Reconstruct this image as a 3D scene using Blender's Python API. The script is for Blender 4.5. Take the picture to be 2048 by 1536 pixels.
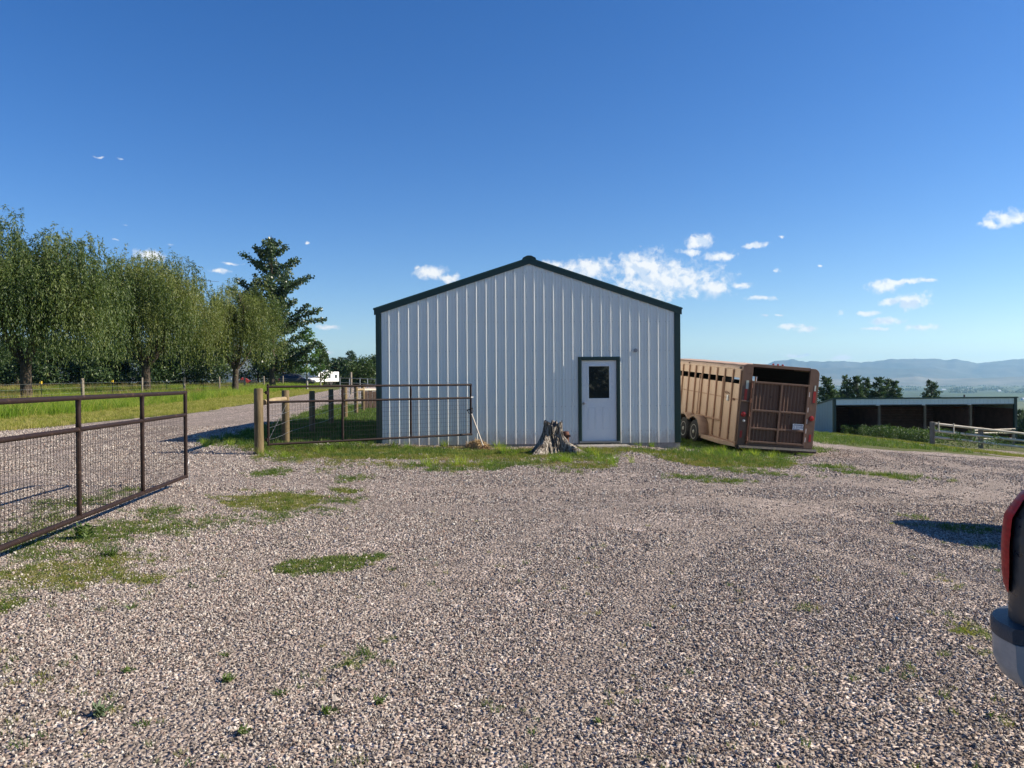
import bpy, bmesh, math, random
import numpy as np
from mathutils import Vector, Matrix, Euler

for o in list(bpy.data.objects):
    bpy.data.objects.remove(o)
sc = bpy.context.scene
COL = sc.collection
RS = np.random.RandomState(7)
random.seed(11)
R = math.radians

# ------------------------------------------------------------------ camera
FPX = 1539.0            # focal length in pixels of the 2048 px wide photograph
CAMH = 1.6
PITCH = math.atan(8 / FPX)
ROLL = R(0.4)
CAM_ROT = Matrix.Rotation(math.pi / 2 - PITCH, 3, 'X') @ Matrix.Rotation(-ROLL, 3, 'Z')
cd = bpy.data.cameras.new('camera')
cam = bpy.data.objects.new('camera', cd)
COL.objects.link(cam)
cam.matrix_world = Matrix.Translation((0, 0, CAMH)) @ CAM_ROT.to_4x4()
cd.sensor_width = 36.0
cd.lens = FPX / 2048 * 36.0
cd.clip_start = 0.05
cd.clip_end = 60000
sc.camera = cam

# ------------------------------------------------------------------ light
SUN_DIR = Vector((1.64, 0.03, 1.0)).normalized()      # towards the sun
SUN_EL = math.asin(SUN_DIR.z)
SUN_AZ = math.atan2(SUN_DIR.x, SUN_DIR.y)             # from +Y towards +X
sl = bpy.data.lights.new('sun', 'SUN')
sl.energy = 5.0
sl.angle = R(0.53)
sl.color = (1.0, 0.89, 0.74)
so = bpy.data.objects.new('sun', sl)
COL.objects.link(so)
so.rotation_euler = SUN_DIR.to_track_quat('Z', 'Y').to_euler()
so.location = (20, 8, 30)

sc.view_settings.view_transform = 'Standard'
sc.view_settings.look = 'None'
sc.view_settings.exposure = 0.9
sc.view_settings.gamma = 1.0
sc.view_settings.use_curve_mapping = False
sc.render.engine = 'CYCLES'
cy = sc.cycles
cy.max_bounces = 6
cy.diffuse_bounces = 3
cy.glossy_bounces = 3
cy.transmission_bounces = 4
cy.transparent_max_bounces = 6
cy.volume_bounces = 1
cy.caustics_reflective = False
cy.caustics_refractive = False
cy.use_denoising = True


# ------------------------------------------------------------------ node helpers
class NT:
    def __init__(s, tree):
        s.t = tree

    def n(s, typ, props=None, **ins):
        nd = s.t.nodes.new(typ)
        for k, v in (props or {}).items():
            setattr(nd, k, v)
        for k, v in ins.items():
            s.put(nd, k, v)
        return nd

    def put(s, nd, k, v):
        sock = nd.inputs[int(k[1:])] if (k[0] == 'i' and k[1:].isdigit()) else nd.inputs[k.replace('_', ' ')]
        if isinstance(v, bpy.types.NodeSocket):
            s.t.links.new(v, sock)
        else:
            if hasattr(sock.default_value, '__len__') and hasattr(v, '__len__') and len(sock.default_value) == 4 and len(v) == 3:
                v = (*v, 1)
            sock.default_value = v

    def m(s, op, a, b=0.0, c=0.0, clamp=False):
        nd = s.n('ShaderNodeMath', {'operation': op, 'use_clamp': clamp}, i0=a, i1=b)
        if len(nd.inputs) > 2 and c != 0.0:
            s.put(nd, 'i2', c)
        return nd.outputs[0]

    def vm(s, op, a, b=(0, 0, 0), c=None, scale=None):
        nd = s.n('ShaderNodeVectorMath', {'operation': op}, i0=a)
        if op not in ('LENGTH', 'NORMALIZE'):
            s.put(nd, 'i1', b)
        if c is not None:
            s.put(nd, 'i2', c)
        if scale is not None:
            s.put(nd, 'Scale', scale)
        return nd.outputs['Value'] if op in ('LENGTH', 'DOT_PRODUCT', 'DISTANCE') else nd.outputs['Vector']

    def mix(s, f, a, b, blend='MIX'):
        nd = s.n('ShaderNodeMix', {'data_type': 'RGBA', 'blend_type': blend}, i0=f, i6=a, i7=b)
        return nd.outputs[2]

    def noise(s, vec, scale, detail=3.0, rough=0.55, out='Fac', dist=0.0):
        nd = s.n('ShaderNodeTexNoise', None, Vector=vec, Scale=scale, Detail=detail, Roughness=rough, Distortion=dist)
        return nd.outputs[0] if out == 'Fac' else nd.outputs[1]

    def voro(s, vec, scale, feature='F1', out='Distance', rand=1.0):
        nd = s.n('ShaderNodeTexVoronoi', {'feature': feature}, Vector=vec, Scale=scale, Randomness=rand)
        return nd.outputs[out]

    def ramp(s, fac, stops, interp='LINEAR'):
        nd = s.n('ShaderNodeValToRGB', None, Fac=fac)
        cr = nd.color_ramp
        cr.interpolation = interp
        while len(cr.elements) < len(stops):
            cr.elements.new(0.5)
        for e, (p, c) in zip(cr.elements, stops):
            e.position = p
            e.color = (*c, 1) if hasattr(c, '__len__') else (c, c, c, 1)
        return nd.outputs[0]

    def smooth(s, x, lo, hi):
        nd = s.n('ShaderNodeMapRange', {'interpolation_type': 'SMOOTHSTEP'}, Value=x)
        nd.inputs['From Min'].default_value = lo
        nd.inputs['From Max'].default_value = hi
        return nd.outputs[0]

    def bump(s, h, strength=0.3, dist=0.01, normal=None):
        nd = s.n('ShaderNodeBump', None, Height=h, Strength=strength, Distance=dist)
        if normal is not None:
            s.put(nd, 'Normal', normal)
        return nd.outputs[0]

    def obj(s):
        return s.n('ShaderNodeTexCoord').outputs['Object']

    def pos(s):
        return s.n('ShaderNodeNewGeometry').outputs['Position']

    def sep(s, v):
        return s.n('ShaderNodeSeparateXYZ', None, Vector=v).outputs

    def attr(s, name, typ='GEOMETRY', out='Fac'):
        return s.n('ShaderNodeAttribute', {'attribute_name': name, 'attribute_type': typ}).outputs[out]


def material(name):
    m = bpy.data.materials.new(name)
    m.use_nodes = True
    m.node_tree.nodes.clear()
    t = NT(m.node_tree)
    t.out = t.n('ShaderNodeOutputMaterial')
    return m, t


def principled(t, color, rough=0.6, metal=0.0, normal=None, spec=0.5, **kw):
    p = t.n('ShaderNodeBsdfPrincipled', None, Base_Color=color, Roughness=rough, Metallic=metal, Specular_IOR_Level=spec)
    if normal is not None:
        t.put(p, 'Normal', normal)
    for k, v in kw.items():
        t.put(p, k, v)
    t.t.links.new(p.outputs[0], t.out.inputs['Surface'])
    return p


def paint(name, col, rough=0.5, metal=0.0, var=0.25, scale=6.0, dirt=None, dirt_amt=0.0, bump=0.0, bscale=60.0, spec=0.5, stretch=(1, 1, 1)):
    """A plain coat with uneven tone, optional dirt film and fine relief."""
    m, t = material(name)
    v = t.vm('MULTIPLY', t.obj(), stretch)
    n = t.noise(v, scale, 5, 0.6)
    k = t.m('MULTIPLY_ADD', n, var * 2, 1 - var)
    c = t.mix(1.0, (*col, 1), k, 'MULTIPLY')
    if dirt is not None:
        d = t.smooth(t.noise(v, scale * 2.3, 6, 0.65), 0.62 - dirt_amt, 0.72)
        c = t.mix(d, c, (*dirt, 1))
    nrm = t.bump(t.noise(v, bscale, 4), bump, 0.01) if bump else None
    rr = t.m('MULTIPLY_ADD', n, 0.2, rough - 0.1)
    principled(t, c, rr, metal, nrm, spec)
    return m


# ------------------------------------------------------------------ sky with a few small clouds
w = bpy.data.worlds.new('World')
sc.world = w
w.use_nodes = True
w.node_tree.nodes.clear()
wt = NT(w.node_tree)
wout = wt.n('ShaderNodeOutputWorld')
sky = wt.n('ShaderNodeTexSky', {'sky_type': 'NISHITA', 'sun_disc': False, 'sun_elevation': SUN_EL,
                                'sun_rotation': SUN_AZ, 'altitude': 900.0, 'air_density': 1.0,
                                'dust_density': 0.15, 'ozone_density': 3.2})
SKY_STRENGTH = 0.078


def dir_of(px, py):
    d = CAM_ROT @ Vector(((px - 1024) / FPX, (768 - py) / FPX, -1.0))
    return d.normalized()


def azel(px, py):
    d = dir_of(px, py)
    return math.atan2(d.x, d.y), math.asin(d.z)


CLOUDS = [  # centre and half sizes, as seen in the photograph
    (1175, 538, 62, 22), (1112, 526, 30, 9), (1283, 530, 64, 30), (1330, 562, 120, 40), (1425, 577, 42, 17),
    (862, 546, 34, 13), (896, 555, 24, 12), (836, 537, 12, 8), (1402, 483, 26, 19), (1377, 503, 20, 8), (1447, 511, 34, 9),
    (1510, 491, 20, 7), (2022, 433, 36, 13), (1985, 449, 20, 9), (1772, 575, 36, 12), (1822, 602, 32, 16), (1784, 605, 19, 9),
    (1852, 562, 14, 7), (1805, 566, 34, 5), (1683, 630, 9, 12), (1733, 627, 14, 8), (1772, 642, 25, 9), (1846, 653, 28, 7),
    (1752, 657, 17, 4), (1584, 652, 20, 9), (1613, 658, 20, 8), (1480, 571, 17, 10), (1522, 597, 22, 6), (1555, 627, 11, 5),
    (1528, 629, 9, 5), (1562, 476, 7, 5), (1640, 530, 6, 5), (1552, 543, 11, 6), (199, 315, 13, 4), (243, 316, 10, 4),
    (441, 543, 17, 6), (466, 527, 15, 4), (655, 653, 22, 7), (615, 484, 9, 6), (338, 489, 9, 4), (300, 512, 29, 11),
    (648, 705, 14, 7), (232, 481, 8, 3), (250, 452, 7, 3), (1590, 712, 26, 6), (1680, 716, 30, 5)]
CLOUDS_AROUND = [  # the same scatter goes on outside the frame: azimuth, elevation, half sizes in radians
    (0.95, 0.14, 0.06, 0.016), (1.25, 0.22, 0.05, 0.015), (1.7, 0.12, 0.08, 0.02), (-1.0, 0.16, 0.05, 0.012),
    (-1.6, 0.1, 0.09, 0.02), (2.4, 0.15, 0.07, 0.018), (-2.5, 0.13, 0.08, 0.02)]


def build_world():
    d = wt.vm('NORMALIZE', wt.n('ShaderNodeTexCoord').outputs['Generated'])
    x, y, z = wt.sep(d)[:3]
    az = wt.m('ARCTAN2', x, y)
    el = wt.m('ARCSINE', z)
    uv = wt.n('ShaderNodeCombineXYZ', None, X=az, Y=el, Z=0.0).outputs[0]
    wob = wt.noise(uv, 34.0, 3, 0.6, out='Color')
    uvw = wt.vm('ADD', uv, wt.vm('SCALE', wt.vm('SUBTRACT', wob, (0.5, 0.5, 0.5)), scale=0.013))
    blobs = []
    for px, py, rx, ry in CLOUDS:
        a, e = azel(px, py)
        big = rx > 28
        blobs.append((a, e, rx / FPX * (1.15 if big else 1.4), ry / FPX * (1.2 if big else .95)))
    blobs += CLOUDS_AROUND
    acc = None
    low = None
    for a, e, rx, ry in blobs:
        q = wt.vm('MULTIPLY_ADD', uvw, (1 / rx, 1 / ry, 0), (-a / rx, -e / ry, 0))
        ln = wt.vm('LENGTH', q)
        if rx < 0.0125:          # the smallest shreds stay thin
            ln = wt.m('ADD', ln, .30 if a > -.1 else .46)
        if acc is None:
            acc = ln
        else:
            nd = wt.n('ShaderNodeMath', {'operation': 'SMOOTH_MIN'}, i0=acc, i1=ln, i2=0.12)
            acc = nd.outputs[0]
    n1 = wt.noise(uvw, 75.0, 6, 0.62)
    s1 = wt.noise(uvw, 52.0, 3, 0.5)
    s2 = wt.noise(wt.vm('ADD', uvw, (0.006, 0.006, 0)), 52.0, 3, 0.5)
    core = wt.m('SUBTRACT', 1.0, acc)
    dens = wt.smooth(wt.m('ADD', wt.m('MULTIPLY', core, 1.25), wt.m('MULTIPLY', wt.m('SUBTRACT', n1, 0.5), 2.7)), 0.0, 1.0)
    dens = wt.m('MULTIPLY', dens, wt.smooth(core, -0.5, 0.12))
    shade = wt.smooth(wt.m('SUBTRACT', s1, s2), -0.16, 0.04)
    ccol = wt.mix(shade, (0.38, 0.44, 0.52, 1), (0.57, 0.57, 0.56, 1))
    hs = wt.n('ShaderNodeHueSaturation', None, Hue=0.512, Saturation=1.31, Value=1.0, Fac=1.0, Color=sky.outputs[0])
    cl = wt.vm('SCALE', ccol, scale=1.0 / SKY_STRENGTH)
    col = wt.mix(wt.m('MULTIPLY', dens, 0.95), hs.outputs[0], cl)
    bg = wt.n('ShaderNodeBackground', None, Color=col, Strength=SKY_STRENGTH)
    w.node_tree.links.new(bg.outputs[0], wout.inputs['Surface'])


build_world()


# ------------------------------------------------------------------ terrain height
def sstep(a, b, x):
    t = np.clip((x - a) / (b - a), 0, 1)
    return t * t * (3 - 2 * t)


def H(x, y):
    x = np.asarray(x, float)
    y = np.asarray(y, float)
    left = 0.32 * (1 - np.exp(-np.maximum(-x - 0.5, 0) / 8.0))
    field = 0.008 * np.clip(y - 38, 0, 130) * sstep(4, -10, x)
    dx = np.interp(x, [2.6, 6, 8, 45, 120, 600, 2000], [0, .30, .47, 3.15, 10, 40, 60])
    dy = np.interp(y, [25, 70, 130, 300, 800, 2500, 6000], [0, 1.35, 8, 28, 60, 80, 80]) * sstep(0, 14, x)
    z = left + field - dx - dy
    z = np.maximum(z, -80.0 + 0.02 * (z + 80))
    z = z + 0.02 * np.sin(x * 0.9 + 1.3 * np.sin(y * 0.31)) * np.cos(y * 0.7) * (np.abs(y) < 200)
    return z


def h1(x, y):
    return float(H(x, y))


def P(px, py, Y):
    """The point at depth Y that the photograph shows at pixel (px, py)."""
    d = dir_of(px, py)
    return Vector((0, 0, CAMH)) + d * (Y / d.y)


def G(px, py):
    """The point of the ground that the photograph shows at pixel (px, py)."""
    d = dir_of(px, py)
    lo, hi = 1.0, 1.0
    for _ in range(400):
        p = Vector((0, 0, CAMH)) + d * hi
        if p.z < h1(p.x, p.y):
            break
        lo = hi
        hi *= 1.03
    for _ in range(40):
        mid = (lo + hi) / 2
        p = Vector((0, 0, CAMH)) + d * mid
        if p.z < h1(p.x, p.y):
            hi = mid
        else:
            lo = mid
    return Vector((0, 0, CAMH)) + d * hi


# ------------------------------------------------------------------ object helpers
def tag(o, label=None, cat=None, group=None, kind=None):
    if label:
        o['label'] = label
    if cat:
        o['category'] = cat
    if group:
        o['group'] = group
    if kind:
        o['kind'] = kind
    return o


def empty(name, loc=(0, 0, 0), rot=(0, 0, 0), label=None, cat=None, group=None):
    o = bpy.data.objects.new(name, None)
    o.empty_display_size = 0.2
    COL.objects.link(o)
    o.location = loc
    o.rotation_euler = rot
    return tag(o, label, cat, group)


def kids(o):
    return [c for c in COL.objects if c.parent == o]


def copy_tree(o, parent=None):
    c = o.copy()
    COL.objects.link(c)
    if parent is not None:
        c.parent = parent
    for ch in kids(o):
        copy_tree(ch, c)
    return c


class MB:
    """Collects shapes; build() links them as ONE mesh object."""

    def __init__(s):
        s.v = []
        s.f = []

    def add(s, vs, fs):
        b = len(s.v)
        s.v += [tuple(p) for p in vs]
        s.f += [tuple(i + b for i in f) for f in fs]
        return s

    def box(s, x0, x1, y0, y1, z0, z1, mat=None):
        vs = [(x, y, z) for z in (z0, z1) for y in (y0, y1) for x in (x0, x1)]
        if mat is not None:
            vs = [mat @ Vector(p) for p in vs]
        return s.add(vs, [(0, 2, 3, 1), (4, 5, 7, 6), (0, 1, 5, 4), (2, 6, 7, 3), (0, 4, 6, 2), (1, 3, 7, 5)])

    def cyl(s, a, b, r0, r1=None, n=10, caps=True):
        a = Vector(a)
        b = Vector(b)
        r1 = r0 if r1 is None else r1
        d = (b - a).normalized()
        u = d.orthogonal().normalized()
        q = d.cross(u)
        vs = []
        for c, r in ((a, r0), (b, r1)):
            for i in range(n):
                t = 2 * math.pi * i / n
                vs.append(c + u * (r * math.cos(t)) + q * (r * math.sin(t)))
        fs = [(i, (i + 1) % n, n + (i + 1) % n, n + i) for i in range(n)]
        if caps:
            fs += [tuple(range(n - 1, -1, -1)), tuple(range(n, 2 * n))]
        return s.add(vs, fs)

    def tube(s, pts, rad, n=6, caps=True):
        pts = [Vector(p) for p in pts]
        k = len(pts)
        rads = rad if hasattr(rad, '__len__') else [rad] * k
        vs = []
        u = None
        for i, p in enumerate(pts):
            d = (pts[min(i + 1, k - 1)] - pts[max(i - 1, 0)]).normalized()
            if u is None:
                u = d.orthogonal().normalized()
            else:
                u = (u - d * u.dot(d))
                u = u.normalized() if u.length > 1e-6 else d.orthogonal().normalized()
            q = d.cross(u)
            for j in range(n):
                t = 2 * math.pi * j / n
                vs.append(p + u * (rads[i] * math.cos(t)) + q * (rads[i] * math.sin(t)))
        fs = []
        for i in range(k - 1):
            for j in range(n):
                fs.append((i * n + j, i * n + (j + 1) % n, (i + 1) * n + (j + 1) % n, (i + 1) * n + j))
        if caps:
            fs += [tuple(range(n - 1, -1, -1)), tuple(range((k - 1) * n, k * n))]
        return s.add(vs, fs)

    def prism(s, poly, d0, d1, axis='y'):
        """A closed outline given in the two other axes, pushed from d0 to d1 along axis."""
        n = len(poly)

        def pt(p, d):
            return {'x': (d, p[0], p[1]), 'y': (p[0], d, p[1]), 'z': (p[0], p[1], d)}[axis]
        vs = [pt(p, d0) for p in poly] + [pt(p, d1) for p in poly]
        fs = [(i, (i + 1) % n, n + (i + 1) % n, n + i) for i in range(n)] + [tuple(range(n - 1, -1, -1)), tuple(range(n, 2 * n))]
        return s.add(vs, fs)

    def grid(s, rows):
        """Rows of equally many points, joined into quads."""
        n = len(rows[0])
        vs = [p for r in rows for p in r]
        fs = [(i * n + j, i * n + j + 1, (i + 1) * n + j + 1, (i + 1) * n + j) for i in range(len(rows) - 1) for j in range(n - 1)]
        return s.add(vs, fs)

    def lathe(s, prof, c, n=16, axis='z'):
        """Turns (radius, height) pairs about an axis through c."""
        c = Vector(c)
        vs = []
        for r, h in prof:
            for i in range(n):
                t = 2 * math.pi * i / n
                a, b = r * math.cos(t), r * math.sin(t)
                vs.append(c + Vector({'z': (a, b, h), 'x': (h, a, b), 'y': (b, h, a)}[axis]))
        k = len(prof)
        fs = [(i * n + j, i * n + (j + 1) % n, (i + 1) * n + (j + 1) % n, (i + 1) * n + j) for i in range(k - 1) for j in range(n)]
        fs += [tuple(range(n - 1, -1, -1)), tuple(range((k - 1) * n, k * n))]
        return s.add(vs, fs)

    def build(s, name, mat, parent=None, smooth=False, bevel=0.0, kind=None, fixn=True):
        me = bpy.data.meshes.new(name)
        me.from_pydata(s.v, [], s.f)
        if fixn:
            bm = bmesh.new()
            bm.from_mesh(me)
            bmesh.ops.recalc_face_normals(bm, faces=bm.faces)
            bm.to_mesh(me)
            bm.free()
        me.materials.append(mat)
        if smooth:
            me.shade_smooth()
            me.set_sharp_from_angle(angle=R(40))
        o = bpy.data.objects.new(name, me)
        COL.objects.link(o)
        if parent is not None:
            o.parent = parent
        if bevel:
            b = o.modifiers.new('bevel', 'BEVEL')
            b.width = bevel
            b.segments = 2
            b.limit_method = 'ANGLE'
            b.angle_limit = R(35)
        if kind:
            o['kind'] = kind
        return o


def np_mesh(name, verts, quads, mat, parent=None, tint=None, tris=False):
    me = bpy.data.meshes.new(name)
    nv, nf = len(verts), len(quads)
    k = 3 if tris else 4
    me.vertices.add(nv)
    me.vertices.foreach_set('co', np.asarray(verts, np.float32).ravel())
    me.loops.add(nf * k)
    me.loops.foreach_set('vertex_index', np.asarray(quads, np.int32).ravel())
    me.polygons.add(nf)
    me.polygons.foreach_set('loop_start', np.arange(nf, dtype=np.int32) * k)
    me.update(calc_edges=True)
    if tint is not None:
        a = me.attributes.new('tint', 'FLOAT', 'POINT')
        a.data.foreach_set('value', np.asarray(tint, np.float32))
    me.materials.append(mat)
    o = bpy.data.objects.new(name, me)
    COL.objects.link(o)
    if parent is not None:
        o.parent = parent
    return o


def scatter(name, pts, scale, protos, flat=True, tilt=0.15, seed=1, label=None):
    """One object of many small pieces: points that each carry one of the prototype meshes."""
    me = bpy.data.meshes.new(name)
    me.vertices.add(len(pts))
    me.vertices.foreach_set('co', np.asarray(pts, np.float32).ravel())
    a = me.attributes.new('size', 'FLOAT', 'POINT')
    a.data.foreach_set('value', np.asarray(scale, np.float32))
    o = bpy.data.objects.new(name, me)
    COL.objects.link(o)
    pc = bpy.data.collections.new(name + '_pieces')
    for p in protos:
        pc.objects.link(p)
    g = bpy.data.node_groups.new(name, 'GeometryNodeTree')
    g.interface.new_socket('Geometry', in_out='INPUT', socket_type='NodeSocketGeometry')
    g.interface.new_socket('Geometry', in_out='OUTPUT', socket_type='NodeSocketGeometry')
    gi = g.nodes.new('NodeGroupInput')
    go = g.nodes.new('NodeGroupOutput')
    ci = g.nodes.new('GeometryNodeCollectionInfo')
    ci.inputs[0].default_value = pc
    ci.inputs['Separate Children'].default_value = True
    ci.inputs['Reset Children'].default_value = True
    ip = g.nodes.new('GeometryNodeInstanceOnPoints')
    ip.inputs['Pick Instance'].default_value = True
    ri = g.nodes.new('FunctionNodeRandomValue')
    ri.data_type = 'INT'
    [s for s in ri.inputs if s.type == 'INT' and s.name == 'Max'][0].default_value = len(protos) - 1
    [s for s in ri.inputs if s.name == 'Seed'][0].default_value = seed
    rv = g.nodes.new('FunctionNodeRandomValue')
    rv.data_type = 'FLOAT_VECTOR'
    t = math.pi if not flat else tilt
    rv.inputs[0].default_value = (-t, -t, 0)
    rv.inputs[1].default_value = (t, t, 2 * math.pi)
    [s for s in rv.inputs if s.name == 'Seed'][0].default_value = seed + 5
    na = g.nodes.new('GeometryNodeInputNamedAttribute')
    na.data_type = 'FLOAT'
    na.inputs[0].default_value = 'size'
    L = g.links.new
    L(gi.outputs[0], ip.inputs['Points'])
    L(ci.outputs[0], ip.inputs['Instance'])
    L([s for s in ri.outputs if s.type == 'INT'][0], ip.inputs['Instance Index'])
    L(rv.outputs[0], ip.inputs['Rotation'])
    L(na.outputs[0], ip.inputs['Scale'])
    L(ip.outputs[0], go.inputs[0])
    md = o.modifiers.new('pieces', 'NODES')
    md.node_group = g
    o['kind'] = 'stuff'
    if label:
        o['label'] = label
    return o


def proto(name, verts, faces, mat, smooth=False):
    me = bpy.data.meshes.new(name)
    me.from_pydata(verts, [], faces)
    me.materials.append(mat)
    if smooth:
        me.shade_smooth()
    return bpy.data.objects.new(name, me)


# ------------------------------------------------------------------ noise in numpy
def vnoise(x, y, seed=0):
    x = np.asarray(x, float)
    y = np.asarray(y, float)
    xi = np.floor(x).astype(np.int64)
    yi = np.floor(y).astype(np.int64)
    fx = x - xi
    fy = y - yi
    fx = fx * fx * (3 - 2 * fx)
    fy = fy * fy * (3 - 2 * fy)

    def hsh(a, b):
        n = (a * 374761393 + b * 668265263 + seed * 1442695041) & 0xffffffff
        n = ((n ^ (n >> 13)) * 1274126177) & 0xffffffff
        return ((n ^ (n >> 16)) & 0xffff) / 65535.0
    return (hsh(xi, yi) * (1 - fx) + hsh(xi + 1, yi) * fx) * (1 - fy) + (hsh(xi, yi + 1) * (1 - fx) + hsh(xi + 1, yi + 1) * fx) * fy


def fbm(x, y, seed=0, octv=4):
    s = 0
    a = 0.5
    for i in range(octv):
        s = s + a * vnoise(np.asarray(x) * 2 ** i, np.asarray(y) * 2 ** i, seed + i)
        a *= 0.5
    return s / (1 - 0.5 ** octv)


# ------------------------------------------------------------------ where grass grows
def ground_line(pix):
    p = [G(*q) for q in pix]
    p.sort(key=lambda v: v.x)
    return np.array([v.x for v in p]), np.array([v.y for v in p])


FRONT_X, FRONT_Y = ground_line([(385, 893), (450, 895), (520, 908), (600, 922), (660, 934), (740, 934), (860, 934), (1000, 936),
                                (1060, 938), (1150, 940), (1212, 938), (1236, 912), (1290, 908), (1345, 925), (1430, 936),
                                (1500, 934), (1590, 930), (1640, 905)])
RIGHT_X, RIGHT_Y = ground_line([(1640, 866), (1700, 874), (1760, 881), (1860, 893), (1960, 906), (2048, 918)])
DRIVE_Y = np.array([-50, 10, 22, 33, 48, 58, 70, 90, 140])
DRIVE_L = np.array([-14.6, -14.5, -14.2, -13.8, -15.6, -16.8, -18, -20.0, -26])
DRIVE_R = np.array([-6.8, -6.8, -7.6, -8.8, -10.9, -12.2, -13.3, -15.5, -21])

PATCHES = [  # centre and half sizes of grass patches in the gravel as the photograph shows them, thickness 0..1, dryness 0..1
    (540, 1004, 105, 18, 1.3, .8), (560, 1026, 50, 12, .7, .3), (700, 982, 45, 6, .9, .6), (690, 1000, 50, 8, .8, .4), (625, 1022, 80, 8, .55, .2),
    (632, 1132, 66, 14, 1.15, .1), (696, 1126, 62, 13, 1.2, .15), (748, 1114, 44, 9, 1.1, .1), (535, 946, 50, 7, .8, .3), (703, 958, 32, 8, .7, .3), (240, 1062, 115, 36, .95, .3),
    (310, 1030, 75, 24, .75, .3), (130, 1148, 150, 40, 1.1, .8), (270, 1160, 85, 22, .95, .7), (18, 1205, 44, 34, 1.1, .2),
    (330, 1058, 95, 28, .65, .2), (215, 1112, 40, 16, .95, .5), (165, 1068, 26, 16, .9, .2), (420, 1045, 85, 20, .6, .3), (30, 1095, 70, 26, .8, .2),
    (120, 1035, 80, 16, .7, .2), (170, 1000, 60, 20, .7, .3), (60, 1060, 60, 24, .7, .2), (100, 1110, 90, 20, .75, .3), (190, 1105, 120, 20, .7, .3),
    (700, 1322, 48, 22, 1.0, .4), (785, 1326, 34, 10, .7, .2), (690, 1375, 40, 10, .6, .2), (780, 1285, 20, 12, .6, .3),
    (1935, 1262, 52, 30, 1.15, .5), (1960, 1300, 34, 22, 1.0, .5), (1880, 1300, 30, 12, .35, .3), (1945, 1060, 90, 6, .6, .2), (1830, 1036, 20, 5, .4, .2), (1975, 1094, 34, 5, .6, .2),
    (1610, 1214, 36, 9, .55, .6), (1640, 1158, 26, 6, .3, .5), (1885, 1165, 22, 8, .25, .5), (1700, 1180, 30, 6, .2, .6),
    (1395, 957, 55, 6, .5, .4), (1800, 957, 30, 4, .5, .2), (1850, 958, 34, 4, .45, .2), (1740, 950, 40, 4, .3, .2), (1990, 985, 40, 5, .35, .2), (1510, 945, 60, 5, .3, .3), (1660, 935, 30, 3, .25, .3),
    (900, 938, 60, 7, .6, .4), (985, 930, 30, 9, .8, .3), (1180, 1445, 14, 5, .3, .2), (1000, 1385, 12, 5, .3, .2), (560, 1530, 60, 26, .3, .4), (310, 1525, 40, 16, .25, .3),
    (1770, 1340, 44, 16, .3, .4), (1990, 1440, 50, 16, .3, .4), (1880, 1390, 40, 12, .2, .5), (1560, 1330, 40, 12, .18, .5)]
PW = []
for (px, py, rx, ry, th, dry) in PATCHES:
    c = G(px, py)
    ex = (G(px + rx, py) - c).length
    ey = (G(px, py - ry).y - G(px, py + ry).y) / 2
    PW.append((c.x, c.y, ex, ey, th, dry))


def grass_amount(x, y):
    """0 bare gravel .. 1 closed turf, and how dry the turf is."""
    x = np.asarray(x, float)
    y = np.asarray(y, float)
    wob = (fbm(x * 1.1, y * 1.1, 3) - 0.5)
    xl = np.interp(y, DRIVE_Y, DRIVE_L)
    xr = np.interp(y, DRIVE_Y, DRIVE_R)
    fld = sstep(0.35, -0.35, x - xl + wob * 1.4)
    fy = np.interp(x, FRONT_X, FRONT_Y)
    strip = sstep(-0.9, 0.9, y - fy + wob * 2.4) * sstep(-0.3, 0.5, x - np.maximum(xr, -8.4) + wob) * sstep(.5, -.5, x - 5.2 - (y - 14.5) * .5 + wob * 1.5) * (y < 120)
    strip = strip * (0.5 + 1.5 * (fbm(x * 0.8, y * 1.7, 8) - 0.42))
    strip = np.clip(strip + 0.5 * sstep(17.6, 19, y) * (x < -3), 0, 1) * sstep(-0.9, 0.9, y - fy + wob * 2.4) * sstep(-0.3, 0.5, x - xr + wob)
    bare = sstep(1.0, 0.0, np.hypot((x - 2.6) / 0.9, (y - 16.4) / 0.9)) + sstep(1.0, 0.3, np.hypot((x + 2.2) / 1.4, (y - 14.6) / 0.6))
    strip = strip * (1 - 0.7 * np.clip(bare, 0, 1))
    strip = strip * np.where(x > 4.4, sstep(26.5, 23, y), 1)
    ry = np.interp(x, RIGHT_X, RIGHT_Y)
    rgt = sstep(-0.5, 0.6, y - ry + wob * 2.0) * sstep(11.2, 12.6, x + wob)
    rgt = np.maximum(np.maximum(rgt, sstep(60, 75, y) * (x > 2)), sstep(21, 25, x + wob * 2))
    g = np.maximum(np.maximum(fld, strip), rgt)
    dry = np.where(strip > 0.1, 0.70 + 1.5 * (fbm(x * 0.6, y * 1.1, 21) - 0.5), 0.3)
    rag = (fbm(x * 5.0, y * 5.0, 91) - .5) * 1.6
    for (cx, cy_, ex, ey, th, dr) in PW:
        d = np.hypot((x - cx) / ex, (y - cy_) / ey)
        q = th * sstep(1.5, 0.35, d + wob * 1.3 + rag)
        dry = np.where(q > g, dr, dry)
        g = np.maximum(g, q)
    return np.clip(g, 0, 1), np.clip(dry, 0, 1)


TRACKS = [  # centre lines that vehicles follow over the yard
    [(-1.2, 1.0), (-.6, 4), (.8, 7.5), (3.6, 11), (7.5, 14.5), (11, 20), (13, 30)],
    [(-10.5, 30), (-10.3, 16), (-8, 12), (-3.5, 10.2), (2, 10.6), (7, 13), (10.5, 18), (12, 26)],
    [(6.5, 2), (5.2, 5.5), (3, 8.5), (-1, 10.5), (-6, 11.2), (-10, 14), (-10.8, 24), (-13, 60), (-17, 95)]]


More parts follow.
